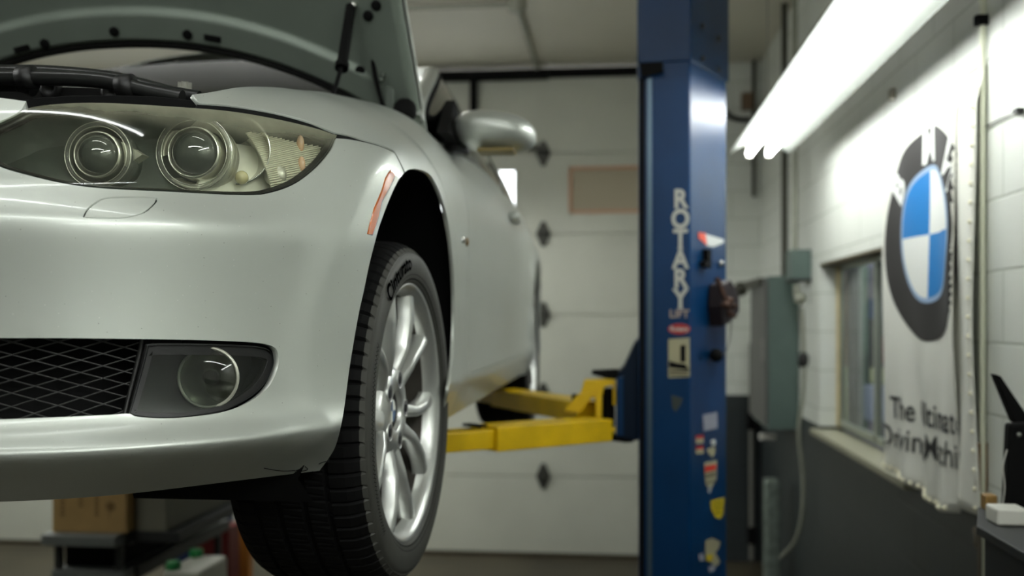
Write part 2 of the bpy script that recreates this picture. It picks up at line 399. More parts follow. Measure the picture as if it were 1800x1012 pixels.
# ------------------------------------------------------------------ fluorescent shop lights (one in view, two read from reflections, the rest added)
tube_m = pm('tube_glow', (255, 255, 250), .5, emit=(249, 252, 250), estr=TUBE_POWER)
refl_m = pm('reflector_enamel', (134, 138, 132), .6, spec=.2)
tube_old = pm('aged_tube_glow', (255, 255, 250), .5, emit=(249, 252, 250), estr=TUBE_POWER * .85)
def shop_light(x, y0, y1, z, label, along='y', group=None, bare=False, single=False, glow=None):
    L_ = y1 - y0
    root = empty('fluorescent_light', (x, y0, z), label, 'light', group)
    if along == 'x': root.rotation_euler = (0, 0, R(-90))
    loc = []
    prof = [(-.148, 0), (-.062, .052), (.062, .052), (.148, 0)]
    half = L_ / 2
    for i, (a, b_) in enumerate(() if bare else ((0, half - .002), (half + .002, L_))):
        m = MB()
        for (p, q) in zip(prof[:-1], prof[1:]):
            m.add([(p[0], a, p[1]), (q[0], a, q[1]), (q[0], b_, q[1]), (p[0], b_, p[1])], [(0, 1, 2, 3)])
        o = m.build('reflector', refl_m, None, solid=.002, offs=1); o.parent = root
        for s in (-1, 1):
            m = MB(); m.tube([(s * .149, a, .001), (s * .149, b_, .001)], .003, 6)
            q = m.build('reflector_rim', refl_m, None); q.parent = o
    m = MB(); m.box((-.05, .02, .055), (.05, L_ - .02, .11)) if not bare else m.box((-.05, .02, .022), (.05, L_ - .02, .06)); o = m.build('ballast_housing', refl_m, None, bevel=.003); o.parent = root
    for s in ((0,) if single else (-1, 1)):
        m = MB(); m.tube([(s * .048, .03, .0), (s * .048, L_ - .03, .0)], .0165, 16); o = m.build('tube', glow or tube_m, None); o.parent = root
    for yy in (.012, L_ - .012):
        for s in ((0,) if single else (-1, 1)):
            m = MB(); m.box((s * .048 - .014, yy - .012, -.02), (s * .048 + .014, yy + .012, .052)); o = m.build('socket', white_p, None); o.parent = root
    for yy in (.3, L_ - .3):
        m = MB(); m.tube([(0, yy, .11 if not bare else .06), (0, yy, CZ - z)], .003, 6); o = m.build('chain', steel, None); o.parent = root
    return root
shop_light(.71, 2.50, 5.13, 2.632, 'lit twin tube fluorescent light hanging by the right wall, between post and flag', glow=tube_old)
shop_light(-1.42, -.75, 1.70, 3.15, 'lit twin tube light behind the camera crossing the bay, its end near the right wall', along='x')
shop_light(-2.05, .78, 3.23, 3.55, 'lit single bare tube light high above the open bonnet, crossing the bay', along='x', bare=True, single=True)
shop_light(-3.4, 4.5, 6.95, 3.55, 'added unseen bare tube light under the ceiling above the car roof, crossing the bay', along='x', bare=True)  # added out of view to brighten the ceiling
shop_light(.71, -1.55, .90, 2.632, 'added unseen twin tube fluorescent light near the right wall, behind the camera')  # added out of view for more light on the car's side
ofl = shop_light(2.0, 4.2, 6.6, 2.52, 'added unseen bare tube light on the ceiling of the office beyond the wall window', bare=True)  # added so the office behind the glass is not dark
shop_light(-3.6, .6, 3.05, 3.45, 'added unseen bare tube light on the far side of the car, nearest the back wall', bare=True)  # added out of view to lift the dim left of the bay
shop_light(-1.8, 4.85, 7.3, 2.66, 'added unseen twin tube light behind the raised car, nearest the overhead door')  # added, hidden by the car, to brighten the lower door
shop_light(-3.3, 4.85, 7.3, 2.66, 'added unseen twin tube light, middle one of three near the overhead door')  # added out of sight to throw light low on the door
shop_light(-4.9, 4.85, 7.3, 2.66, 'added unseen twin tube light along the left wall, nearest the overhead door')  # another added, unseen fixture for brightness on the door wall

# ------------------------------------------------------------------ banner on the right wall
cloth_m = pm('banner_cloth', (226, 226, 216), .75, bump=.15, bscale=400)
PATH = [(3.752, .985), (3.735, .966), (3.68, .955), (3.55, .972), (3.40, .996), (3.28, 1.004), (3.18, 1.0), (3.105, .996), (3.094, 1.002), (3.14, 1.010), (3.185, 1.014), (3.190, 1.018), (3.13, 1.018), (3.06, 1.012), (3.0, 1.012), (2.982, 1.020)]
pp = smooth_path([(a, b, 0) for a, b in PATH], 8); cum = [0]
for a, b in zip(pp[:-1], pp[1:]): cum.append(cum[-1] + (b - a).length)
FL = cum[-1]; ZB, ZT = 1.225, 2.53
def cloth(s, z, off=0.0):
    s = min(max(s, 0), FL); i = 0
    i = int(np.searchsorted(cum, s)) ; i = min(max(i, 1), len(cum) - 1)
    t = (s - cum[i - 1]) / max(cum[i] - cum[i - 1], 1e-9)
    p = pp[i - 1].lerp(pp[i], t); d = (pp[min(i + 1, len(pp) - 1)] - pp[max(i - 2, 0)]).normalized()
    n = Vector((-d.y, d.x, 0)).normalized()      # (Y, X) plane
    dn = max(0, (1.75 - z)) / .5
    X = p.y + .012 * dn * math.sin(s * 38 + 1) + .006 * math.sin(s * 21 + z * 5); Y = p.x
    # towards the room is -X : choose the side of the path that faces it on the forward runs
    nx, ny = n.y, n.x
    g = float(np.clip((z - 2.415) / .10, 0, 1)); g = g * g * (3 - 2 * g); X = X * (1 - g) + (1.042 + .15 * (X - 1.0)) * g
    return Vector((X + nx * off, Y + ny * off, z))
banner = empty('banner', (1.0, 3.35, ZB), 'white hanging cloth banner with round blue and white emblem on the right wall', 'banner')
def zbot(s): return ZB + .05 * max(0, 1 - s / .35) ** 2 + .02 * math.sin(s * 9)
m = MB(); us = list(np.linspace(0, FL, 110))
m.grid(lambda u, v: cloth(u, zbot(u) + (ZT - zbot(u)) * v), us, list(np.linspace(0, 1, 40)))
m.build('cloth', cloth_m, banner, solid=.0012, offs=0)
m = MB(); m.tube([(1.046, 2.99, ZT), (1.046, 3.8, ZT)], .008, 8); m.build('rod', steel, banner)
hem = pm('banner_hem', (236, 232, 206), .8)
m = MB()
for k in range(24):
    s = k / 23 * .62; m.sphere(cloth(s, zbot(s) + .012, .004), .008, 6, 4)
    s = FL - .012; m.sphere(cloth(s, ZB + .03 + k * .055, .004), .006, 6, 4)
m.build('hem_stitching', hem, banner)
SC, ZCC = 0.0, 2.072
# fabric position of the emblem centre
SC = min(range(len(pp)), key=lambda i: abs(pp[i].x - 3.335)); SC = cum[SC]
ring_m = pm('banner_black', (44, 42, 40), .7); blu_m = pm('banner_blue', (0, 122, 196), .6); wht_m = pm('banner_white', (236, 238, 232), .7); edge_m = pm('banner_edge', (150, 175, 205), .7)
def disc(r0, r1, a0, a1, off, nr=8, na=48):
    m = MB(); m.grid(lambda a, r: cloth(SC + r * math.sin(a), ZCC + r * math.cos(a), off), list(np.linspace(a0, a1, na)), list(np.linspace(r0, r1, nr))); return m
emb = disc(.215, .345, 0, 2 * math.pi, .002, 10, 96).build('emblem_ring', ring_m, banner)
disc(.205, .222, 0, 2 * math.pi, .003, 3, 96).build('emblem_edge', edge_m, emb)
h = math.pi / 2
m = disc(0, .206, -h, 0, .003); m.v += []; o = m.build('emblem_blue', blu_m, emb)
disc(0, .206, h, 2 * h, .003).build('emblem_blue', blu_m, emb)
disc(0, .206, 0, h, .003).build('emblem_white', wht_m, emb); disc(0, .206, 2 * h, 3 * h, .003).build('emblem_white', wht_m, emb)
for ch, ang in (('B', -52), ('M', 0), ('W', 52)):
    vs_, fs = text_mesh(ch, .155, .006); a = R(ang); rr = .283; pts = []
    for x, y in vs_:
        X = x * math.cos(a) + (y + rr) * math.sin(a); Z = -x * math.sin(a) + (y + rr) * math.cos(a)
        pts.append(cloth(SC + X, ZCC + Z, .004))
    MB().add(pts, fs).build('emblem_letter', wht_m, emb)
txt_m = pm('banner_print', (52, 52, 50), .8)
for s_, z_ in (('The Ultimate', 1.487), ('Driving Machine', 1.385)):
    vs_, fs = text_mesh(s_, .108, .0012); MB().add([cloth(SC + .0 + x, z_ + y, .003) for x, y in vs_], fs).build('slogan', txt_m, banner)

# ------------------------------------------------------------------ lift column
lift_blue = pm('lift_blue', (2, 50, 92), .36, coat=.0, spec=.26, noise=.12, nscale=5, bump=.05)
lift_dk = pm('lift_dark_blue', (5, 28, 50), .5, spec=.2)
yel = pm('lift_yellow', (226, 186, 10), .38, noise=.14, nscale=9)
def cam2w(lat, dep): return Vector((lat * cT - dep * sT, lat * sT + dep * cT, 0))
D0 = 3.3
Np = cam2w(.5903, D0); Bv = cam2w(.184, .294); Av = cam2w(-.166, .036)
lift = empty('two_post_lift', (.3, 3.55, 0), 'blue two post lift column with yellow swing arms beside the silver car', 'lift')
def footprint(g=0.0):
    N_ = Np; B_ = Np + Bv; A_ = Np + Av
    C_ = B_ + cam2w(-.25, .14); E_ = A_ + cam2w(.03, .24)
    P = [A_, N_, B_, C_, E_]; c = sum(P, Vector()) / 5
    return [c + (p - c) * (1 + g) for p in P]
JZ = 1.8 + 453 / F * D0
col = MB(); col.prism(footprint(), (0, 0, JZ + .02)); col_o = col.build('column', lift_blue, lift, bevel=.006)
sl = MB(); fp = footprint(.045); sl.prism([p + Vector((0, 0, JZ)) for p in fp], (0, 0, CZ - JZ - .02)); sl_o = sl.build('extension_sleeve', lift_blue, lift, bevel=.003)
nb = Vector((Bv.y, -Bv.x, 0)).normalized()      # outward normal of the bright face
na = Vector((-Av.y, Av.x, 0)).normalized()
if nb.dot(-Np) < 0: nb = -nb
if na.dot(-Np) < 0: na = -na
def onB(px, py, off=.0): return Wp(px, py, Np + nb * off, nb)
def onA(px, py, off=.0): return Wp(px, py, Np + na * off, na)
def sticker(f, pts, mat, name, th=.0015, nrm=None, par=None):
    P = [f(x, y, .0006) for x, y in pts]
    MB().prism(P, nrm * th).build(name, mat, par or col_o)
sb = nb; sa = na
for (x, y) in ((1233, 46), (1262, 68), (1233, 103), (1262, 122)):
    c = onB(x, y, .018); MB().lathe([(0, .008), (.009, .008), (.011, .004), (.011, 0)], c, sb, 12).build('bolt', darksteel, sl_o)
MB().prism([onA(1125, 113, .012), onA(1166, 111, .012), onA(1166, 128, .012), onA(1136, 136, .012), onA(1128, 136, .012)], sa * .02).build('column_cap', deepblack, col_o)
MB().prism([onA(1138, 137, .001), onA(1146, 137, .001), onA(1146, 1180, .001), onA(1138, 1180, .001)], sa * .006).build('edge_strip', pm('strip_steel', (90, 110, 125), .3, .6), col_o)
MB().prism([onA(1125, 137, .001), onA(1133, 137, .001), onA(1133, 1200, .001), onA(1125, 1200, .001)], sa * .004).build('slot', deepblack, col_o)
let = pm('sticker_silver', (190, 190, 182), .5)
m = MB(); ay = Vector((0, 0, 1)); ax = (Np - (Np + Av)).normalized()
for ch, y in zip('ROTARY', (351, 386, 421, 457, 491, 526)):
    c = onA(1196, y, .0015); put_text(m, ch, c, ax, ay, .086, .003, 0, .86)
    hgt = .059
    for sgn in (-1, 1):   # slab serifs at the foot and head of the stems
        for off in (-.018, .018) if ch in 'TY' else ():
            if ch in 'TY' and (sgn < 0): off *= .15
            p = c + ay * sgn * hgt / 2 + ax * off
            m.box_ = None
            m.add([p + ax * a + ay * b for a, b in ((-.007, -.002), (.007, -.002), (.007, .002), (-.007, .002))], [(0, 1, 2, 3)])
m.build('brand_lettering', let, col_o)
m = MB(); put_text(m, 'LIFT', onA(1194, 552, .0015), ax, ay, .036, .001); m.build('lift_lettering', pm('sticker_tan', (168, 150, 140), .5), col_o)
red = pm('sticker_red', (170, 36, 34), .5)
cc = onA(1194, 578, .001); m = MB(); m.prism([cc + ax * .037 * math.cos(t) + ay * .018 * math.sin(t) for t in np.linspace(0, 2 * math.pi, 25)[:-1]], sa * .001); o = m.build('oval_badge', red, col_o)
m = MB(); put_text(m, 'Rotary', cc + sa * .0018, ax, ay, .022, .0006); m.build('badge_lettering', let, col_o)
tan_m = pm('sticker_cream', (172, 166, 134), .55)
o = None
P = [onA(x, y, .0006) for x, y in ((1175, 596), (1212, 593), (1213, 662), (1175, 664))]; m = MB(); m.prism(P, sa * .001); o = m.build('warning_sticker', tan_m, col_o)
m = MB()
for q in (((1196, 607), (1205, 606), (1205, 636), (1196, 636)), ((1176, 634), (1190, 638), (1204, 640), (1212, 650), (1176, 646)), ((1177, 651), (1210, 651), (1210, 654), (1177, 654)), ((1177, 658), (1210, 658), (1210, 660), (1177, 660))):
    m.add([onA(x, y, .003) for x, y in q], [tuple(range(len(q)))])
m.build('sticker_print', deepblack, col_o)
MB().prism([onA(x, y, .0006) for x, y in ((1180, 694), (1200, 700), (1196, 712), (1188, 724), (1182, 716))], sa * .001).build('worn_sticker', pm('worn', (58, 66, 62), .6), col_o)
# right-hand face
stw = pm('sticker_white', (205, 208, 205), .5); sty = pm('sticker_yellow', (214, 190, 20), .5); stg = pm('sticker_grey', (150, 152, 165), .5); orr = pm('sticker_orange', (225, 90, 66), .5)
sticker(onB, ((1239, 411), (1272, 421), (1272, 426), (1254, 434), (1243, 432)), stw, 'white_sticker', nrm=sb)
sticker(onB, ((1227, 408), (1240, 410), (1242, 431), (1228, 419)), orr, 'orange_sticker', nrm=sb)
MB().prism([onB(x, y, .004) for x, y in ((1235, 438), (1241, 438), (1241, 472), (1230, 468), (1230, 460), (1236, 458))], sb * .02).build('lock_slot', deepblack, col_o)
MB().sphere(onB(1267, 463, .004), .012, 12, 8).build('bolt', steel, col_o)
sticker(onB, ((1235, 729), (1260, 724), (1261, 752), (1237, 758)), stg, 'grey_sticker', nrm=sb)
for y in (772, 791): 
    sticker(onB, ((1223, y - 7), (1236, y - 8), (1236, y - 2), (1223, y - 1)), red, 'red_sticker', nrm=sb); sticker(onB, ((1223, y - 1), (1236, y - 2), (1236, y + 6), (1223, y + 7)), tan_m, 'cream_sticker', nrm=sb)
sticker(onB, ((1249, 774), (1257, 772), (1258, 780), (1251, 783)), stw, 'small_sticker', nrm=sb)
sticker(onB, ((1241, 790), (1256, 784), (1257, 795), (1252, 804), (1246, 798)), tan_m, 'torn_sticker', nrm=sb)
P = [onB(x, y, .0006) for x, y in ((1238, 813), (1260, 808), (1259, 842), (1250, 857), (1240, 852))]; m = MB(); m.prism(P, sb * .001); o = m.build('label_sheet', tan_m, col_o)
m = MB(); m.add([onB(x, y, .0022) for x, y in ((1239, 819), (1259, 815), (1259, 825), (1239, 830))], [(0, 1, 2, 3)]); m.build('red_band', pm('label_red', (215, 50, 30), .5), col_o)
m = MB()
for y in (834, 838, 848): m.add([onB(x, yy, .0022) for x, yy in ((1240, y), (1258, y - 4), (1258, y - 2), (1240, y + 2))], [(0, 1, 2, 3)])
m.build('label_print', darksteel, col_o)
c = onB(1247, 861, .001); MB().lathe([(.011, 0), (.011, .001), (.006, .001), (.006, 0)], c, sb, 16).build('ring_sticker', stw, col_o)
P = [onB(x, y, .0006) for x, y in ((1249, 880), (1273, 874), (1271, 903), (1265, 912), (1257, 909), (1250, 894))]; m = MB(); m.prism(P, sb * .001); o = m.build('yellow_tag', sty, col_o)
m = MB(); put_text(m, 'OK', onB(1261, 888, .0022), Bv, ay, .03, .001); put_text(m, '25', onB(1261, 899, .0022), Bv, ay, .026, .001)
for q in (((1252, 884), (1270, 879), (1270, 881), (1252, 886)), ((1254, 903), (1268, 899), (1268, 901), (1255, 905))): m.v += [tuple(onB(x, y, .0022)) for x, y in q]; n_ = len(m.v); m.f.append([n_ - 4, n_ - 3, n_ - 2, n_ - 1]); m.sm.append(False)
m.v = m.v; 
m2 = MB()
for q in (((1253, 885), (1269, 881), (1269, 883), (1253, 887)), ((1254, 893), (1269, 889), (1269, 891), (1254, 895)), ((1256, 901), (1267, 898), (1267, 900), (1256, 903))): m2.add([onB(x, y, .0022) for x, y in q], [(0, 1, 2, 3)])
m2.build('tag_print', darksteel, col_o)
sticker(onB, ((1240, 950), (1252, 946), (1266, 952), (1262, 966), (1256, 970), (1266, 988), (1256, 996), (1240, 978)), tan_m, 'peeling_sticker', nrm=sb)
sticker(onB, ((1228, 974), (1236, 972), (1238, 984), (1230, 986)), stg, 'peeling_scrap', nrm=sb)
sticker(onB, ((1240, 976), (1252, 973), (1252, 984), (1243, 987)), sty, 'yellow_scrap', .002, sb)
sticker(onB, ((1244, 997), (1256, 992), (1256, 1002), (1247, 1006)), stg, 'peeling_scrap', nrm=sb)
# safety lock on the face
rust = pm('rusty_steel', (74, 50, 38), .7, .4, noise=.4, nscale=60); 
lk = MB(); c0 = onB(1256, 528, .03)
lk.prism([onB(x, y, .002) for x, y in ((1245, 500), (1262, 492), (1276, 520), (1277, 548), (1262, 566), (1247, 574), (1243, 540))], sb * .05)
lo = lk.build('lock_housing', pm('lock_dark', (34, 24, 26), .6, .3), lift, bevel=.006)
lk = MB(); lk.beam(onB(1260, 488, .05), onB(1282, 545, .08), .014, .012); lk.build('lock_lever', rust, lo)
lk = MB(); 
for x, y, r_ in ((1282, 528, .016), (1290, 538, .013), (1284, 552, .014), (1276, 536, .018)): lk.sphere(onB(x, y, .075), r_, 10, 7, (1, 1, .8))
lk.tube([onB(1278, 536, .05), onB(1294, 538, .1)], .006, 8); lk.tube([onB(1278, 550, .05), onB(1293, 556, .1)], .005, 8)
lk.build('lock_spring', rust, lo)
m = MB(); m.tube(smooth_path([onB(1285, 560, .08), onB(1284, 590, .07), onB(1275, 620, .06), onB(1262, 628, .03)]), .0025, 6); m.build('release_cable', steel, lo)
m = MB(); m.sphere(onB(1259, 624, .025), .024, 14, 9); m.lathe([(.012, 0), (.012, .03)], onB(1255, 624, 0), sb, 12); m.build('pulley', deepblack, lift)
m = MB(); m.lathe([(0, .002), (.007, .002), (.007, 0)], onB(1231, 629, .001), sb, 12); m.build('bolt_hole', deepblack, col_o)
# base plate
fp = footprint(.5); MB().prism([Vector((p.x, p.y, 0)) for p in fp], (0, 0, .02)).build('base_plate', lift_dk, lift)
# carriage and arms
cr = MB(); q = [W(x, y, Y=3.42) for x, y in ((1126, 592), (1117, 602), (1097, 645), (1086, 656), (1083, 690), (1083, 768), (1108, 776), (1126, 772))]
cr.prism(q, (.0, .20, 0)); cr_o = cr.build('carriage', lift_dk, lift, bevel=.004)
MB().prism([W(x, y, Y=3.40) for x, y in ((1084, 664), (1096, 662), (1096, 765), (1084, 765))], (0, .02, 0)).build('carriage_face', lift_blue, cr_o)
MB().prism([W(x, y, Y=3.42) for x, y in ((1040, 651), (1088, 649), (1088, 665), (1076, 668), (1062, 664), (1040, 658))], (0, .06, 0)).build('restraint_knob', deepblack, cr_o, bevel=.004)
MB().prism([W(x, y, Y=3.42) for x, y in ((1058, 767), (1110, 770), (1113, 777), (1100, 778), (1058, 772))], (0, .10, 0)).build('carriage_shelf', deepblack, cr_o)
m = MB(); cx = W(1070, 720, Y=3.47); m.tube([(cx.x, 3.47, 1.39), (cx.x, 3.47, 1.56)], .022, 16); m.build('pivot_pin', deepblack, cr_o)
P0 = W(1052, 753, Y=3.38); P1 = W(850, 768, Y=3.0)
d = (P1 - P0); d.z = 0; P0.z = 1.428; P1.z = 1.438
arm = MB(); arm.beam(P0, P1, .13, .074); arm_o = arm.build('front_arm', yel, lift, bevel=.004)
dn = (P1 - P0).normalized(); P2 = P1 + dn * .34
m = MB(); m.beam(P1 - dn * .1, P2, .10, .058); m.build('arm_extension', yel, arm_o, bevel=.004)
m = MB(); m.beam(P1 + dn * .02 + Vector((0, 0, .04)), P1 + dn * .05 + Vector((0, 0, .04)), .08, .008); m.build('arm_stop', deepblack, arm_o)
m = MB(); m.lathe([(0, .075), (.045, .075), (.05, .065), (.05, 0), (0, 0)], P2 + Vector((0, 0, .03)), (0, 0, 1), 20); m.build('lift_pad', rubber, arm_o)
# arm knuckle
kn = MB()
kn.prism([W(x, y, Y=3.40) for x, y in ((1020, 692), (1027, 668), (1078, 666), (1082, 676), (1062, 680), (1058, 700), (1057, 771), (1048, 773), (1046, 700), (1032, 696))], (0, .09, 0))
kn.prism([W(x, y, Y=3.39) for x, y in ((990, 722), (1016, 692), (1046, 690), (1020, 726))], (0, .015, 0))
kn.prism([W(x, y, Y=3.40) for x, y in ((1058, 752), (1082, 752), (1082, 760), (1058, 762))], (0, .07, 0))
kn.prism([W(x, y, Y=3.42) for x, y in ((1077, 668), (1083, 668), (1083, 712), (1077, 712))], (0, .05, 0))
kn.build('arm_knuckle', yel, lift, bevel=.003)
R0 = W(1040, 703, Y=3.5); R1 = W(885, 700, Y=4.1); R0.z = 1.475; R1.z = 1.475
m = MB(); m.beam(R0, R1, .12, .07); ra = m.build('rear_arm', yel, lift, bevel=.004)
dn = (R1 - R0).normalized(); R2 = R1 + dn * .22
m = MB(); m.beam(R1 - dn * .05, R2, .095, .055); m.build('arm_extension', yel, ra, bevel=.004)
m = MB(); m.lathe([(0, .038), (.045, .038), (.05, .03), (.05, 0), (0, 0)], R2 + Vector((0, 0, .03)), (0, 0, 1), 20); m.build('lift_pad', rubber, ra)
m = MB(); m.tube([R0 + Vector((-.05, .0, .03)), R0 + Vector((-.05, 0, .06))], .02, 12); m.build('restraint_pin', deepblack, ra)

# ------------------------------------------------------------------ services on the right wall
def conduit(name, pts, r, mat, label, cat='conduit', n=6):
    m = MB(); m.tube(smooth_path(pts, n) if len(pts) > 2 else pts, r, 12); o = m.build(name, mat); tag(o, label, cat); return o
galv = pm('galvanised', (150, 152, 138), .45, .4, noise=.1, nscale=30)
dkc = pm('dark_conduit', (66, 66, 56), .5, .3)
boxm = pm('grey_green_enamel', (92, 110, 104), .4, noise=.06)
# electrical cabinet
cab = empty('electrical_cabinet', (.97, 6.3, 1.15), 'tall grey green electrical cabinet on the right wall behind the lift post', 'cabinet')
MB().box((.885, 5.97, 1.15), (WX - .002, 6.66, 2.05)).build('cabinet_body', boxm, cab, bevel=.004)
MB().box((.868, 5.985, 1.17), (.885, 6.645, 2.03)).build('cabinet_door', pm('cabinet_door_grey', (84, 84, 82), .5), cab, bevel=.003)
MB().box((.855, 6.02, 1.55), (.868, 6.05, 1.68)).build('handle', steel, cab)
m = MB(); m.box((.84, 6.1, 2.0), (.9, 6.9, 2.045)); m.sphere((.83, 6.85, 2.0), .05, 12, 8); m.build('cabinet_bracket', dkc, cab)
bx = W(1408, 464, Y=5.62); bm_ = empty('switch_box', (1.0, 5.62, 1.95), 'small grey metal switch box on wall above the electrical cabinet', 'box')
a = W(1391, 490, Y=5.6); b_ = W(1426, 438, Y=5.6)
MB().box((a.x, 5.6, a.z), (WX - .002, 5.78, b_.z)).build('box_body', boxm, bm_, bevel=.004)
m = MB(); m.box((a.x - .006, 5.6, a.z - .012), (WX - .002, 5.79, a.z)); m.build('box_base', darksteel, bm_)
m = MB(); p = W(1400, 500, Y=5.62); m.tube([(p.x, 5.62, p.z), (p.x, 5.62, p.z - .07)], .016, 10); q = W(1407, 525, Y=5.62); m.sphere(q, .035, 12, 8); m.build('cable_gland', galv, bm_)
p = W(1397, 438, Y=5.7); conduit('conduit_pipe', [(p.x, 5.7, p.z), (p.x, 5.7, CZ)], .016, galv, 'pale conduit pipe rising from the switch box to the ceiling')
p = W(1379, 486, Y=6.15); conduit('conduit_pipe', [(p.x, 6.15, 2.05), (p.x, 6.15, CZ)], .02, dkc, 'dark conduit pipe rising from the electrical cabinet to the ceiling')
p = W(1408, 545, Y=5.62); q = W(1407, 758, Y=5.62)
conduit('cable_drop', [W(1409, 540, Y=5.62), W(1413, 620, Y=5.62), W(1412, 690, Y=5.62), W(1404, 760, Y=5.62), W(1411, 830, Y=5.62), W(1410, 900, Y=5.62), W(1398, 950, Y=5.66), W(1372, 980, Y=5.75)], .011, galv, 'grey flexible cable hanging below the switch box and curving to the floor duct', 'cable')
m = MB(); p = W(1412, 632, Y=5.62); m.sphere(p, .03, 10, 8, (1, .6, 1.6)); m.build('cable_fitting', darksteel, bpy.data.objects['cable_drop'])
duct_m = pm('speckled_duct', (112, 122, 114), .6, .2, noise=.5, nscale=25)
p = W(1345, 845, Y=6.2); q = W(1372, 845, Y=6.2)
tag(MB().box((p.x, 6.2, .18), (q.x, 6.3, .82)).build('floor_duct', duct_m, bevel=.02), 'speckled grey metal duct standing below the electrical cabinet', 'duct')
p = W(1350, 768, Y=6.2); tag(MB().box((p.x - .05, 6.2, p.z - .02), (p.x + .05, 6.24, p.z + .02)).build('wall_hook', white_p, bevel=.008), 'small white hook beside the speckled duct', 'hook')
p = W(1321, 700, Y=DY - .03)
rp = empty('drain_pipe', (p.x, DY - .04, 0), 'grey vertical pipe with dark brackets on the end wall right of the lift post', 'pipe')
MB().tube([(p.x, DY - .03, .02), (p.x, DY - .03, 1.62)], .017, 12).build('pipe_body', pm('pipe_grey', (120, 120, 112), .5), rp)
for yy in (740, 940):
    z = W(1321, yy, Y=DY - .03).z; MB().box((p.x - .03, DY - .06, z - .06), (p.x + .03, DY - .001, z + .06)).build('pipe_bracket', deepblack, rp)
p = W(1325, 100, Y=DY - .03); conduit('conduit_pipe', [(p.x, DY - .03, 2.7), (p.x, DY - .03, CZ)], .014, dkc, 'thin dark conduit pipe in the far corner above the post')
m = MB(); m.tube(smooth_path([W(1275, 195, Y=7.49), W(1285, 205, Y=7.49), W(1300, 210, Y=7.49), W(1318, 210, Y=7.49)]), .016, 8); p = W(1312, 183, Y=7.4)
tag(m.build('hose_loop', deepblack), 'black hose loop in the far corner under the ceiling', 'hose')
p = W(1314, 180, Y=7.46); tag(MB().box((p.x - .04, 7.44, p.z - .05), (p.x + .04, DY, p.z + .07)).build('junction_box', pm('brown_box', (110, 88, 66), .6)), 'small brown junction box in the far corner beside the black hose loop', 'box')
# conduit at right edge of banner
p = W(1728, 500, X=WX - .012); tag(MB().tube([(WX - .013, p.y, .0), (WX - .013, p.y, CZ)], .0085, 10).build('conduit_pipe', pm('cream_conduit', (206, 208, 186), .5)), 'cream painted conduit pipe at the right edge of the banner', 'conduit')
p = W(1717, 36, X=WX - .03); tag(MB().box((WX - .035, p.y - .012, p.z - .014), (WX - .001, p.y + .012, p.z + .014)).build('pipe_clip', deepblack), 'black clip on the cream conduit above the banner', 'clip')
p = W(1715, 820, X=1.03); tag(MB().box((WX - .035, p.y - .012, p.z - .07), (WX - .001, p.y + .012, p.z + .07)).build('wooden_strip', pm('brown_wood', (104, 70, 20), .6)), 'brown wooden strip beside the lower right edge of the banner', 'strip')
m = MB(); m.tube([W(1792, 195, X=WX - .01), W(1760, 208, X=WX - .006), W(1727, 226, X=WX - .006)], .002, 6); tag(m.build('thin_wire', darksteel), 'thin wire stapled to the white wall at the upper right', 'wire')
p = W(1790, 195, X=WX - .01); tag(MB().box((WX - .02, p.y - .015, p.z - .006), (WX, p.y + .015, p.z + .006)).build('wire_staple', darksteel), 'metal staple holding the thin wire on the white wall', 'staple')
p = W(1568, 166, X=WX - .01); tag(MB().box((WX - .02, p.y - .02, p.z - .02), (WX, p.y + .02, p.z + .02)).build('wall_anchor', pm('anchor_grey', (150, 145, 130), .6)), 'small grey anchor on the white wall above the banner', 'anchor')
# bench, monitor arm and power adapter at lower right
ben = empty('tool_cabinet', (.95, 2.4, 0), 'dark tool cabinet against the right wall below the banner', 'cabinet')
dkb = pm('cabinet_black', (20, 23, 25), .6)
ctop = W(1735, 905, Y=2.62)
CTZ = 1.362
MB().prism([(.77, 1.5, 0), (.77, 2.19, 0), (.845, 2.40, 0), (1.03, 2.40, 0), (1.03, 1.5, 0)], (0, 0, CTZ - .02)).build('cabinet_body', dkb, ben, bevel=.004)
MB().prism([(.757, 1.49, CTZ - .02), (.757, 2.2, CTZ - .02), (.835, 2.42, CTZ - .02), (1.04, 2.42, CTZ - .02), (1.04, 1.49, CTZ - .02)], (0, 0, .02)).build('cabinet_top', pm('cabinet_top', (34, 36, 35), .6), ben, bevel=.003)
for zz in (.25, .6, .95): 
    d_ = MB().box((.762, 1.54, zz), (.77, 2.15, zz + .3)).build('drawer', dkb, ben); MB().box((.752, 1.65, zz + .26), (.765, 2.05, zz + .275)).build('drawer_handle', darksteel, d_)
Yb = 2.34
st = empty('battery_charger', (.98, Yb, CTZ), 'black portable charger case with tapered black handle on the tool cabinet', 'charger')
def q3(pts, Y): return [W(x, y, Y=Y) for x, y in pts]
w0 = W(1768, 902, Y=Yb); w1 = W(1775, 745, Y=Yb); w2 = W(1805, 740, Y=Yb)
zb = CTZ
MB().prism([(w0.x, Yb, zb), (w1.x, Yb, w1.z), (w1.x + .15, Yb, w1.z + .01), (w1.x + .15, Yb, zb)], (0, .035, 0)).build('case_body', deepblack, st, bevel=.006)
MB().prism(q3(((1748, 657), (1760, 661), (1806, 730), (1812, 750), (1790, 745), (1783, 742)), Yb + .04), (0, .03, 0)).build('handle', deepblack, st, bevel=.003)
m = MB(); m.tube([W(1791, 742, Y=Yb + .05), W(1791, 762, Y=Yb + .05)], .005, 8); m.sphere(W(1791, 764, Y=Yb - .004), .006, 10, 6); m.build('hinge_pin', steel, st)
m = MB(); m.tube(smooth_path([W(1770, 790, Y=Yb), W(1763, 820, Y=Yb - .01), W(1766, 855, Y=Yb), W(1762, 890, Y=Yb)]), .0014, 6); m.build('wire', white_p, st)
Ya = 2.20
a0 = W(1733, 893, Y=Ya + .1); 
pa = empty('power_adapter', (.93, Ya, CTZ), 'white power adapter block with white cord on the tool cabinet edge', 'power adapter')
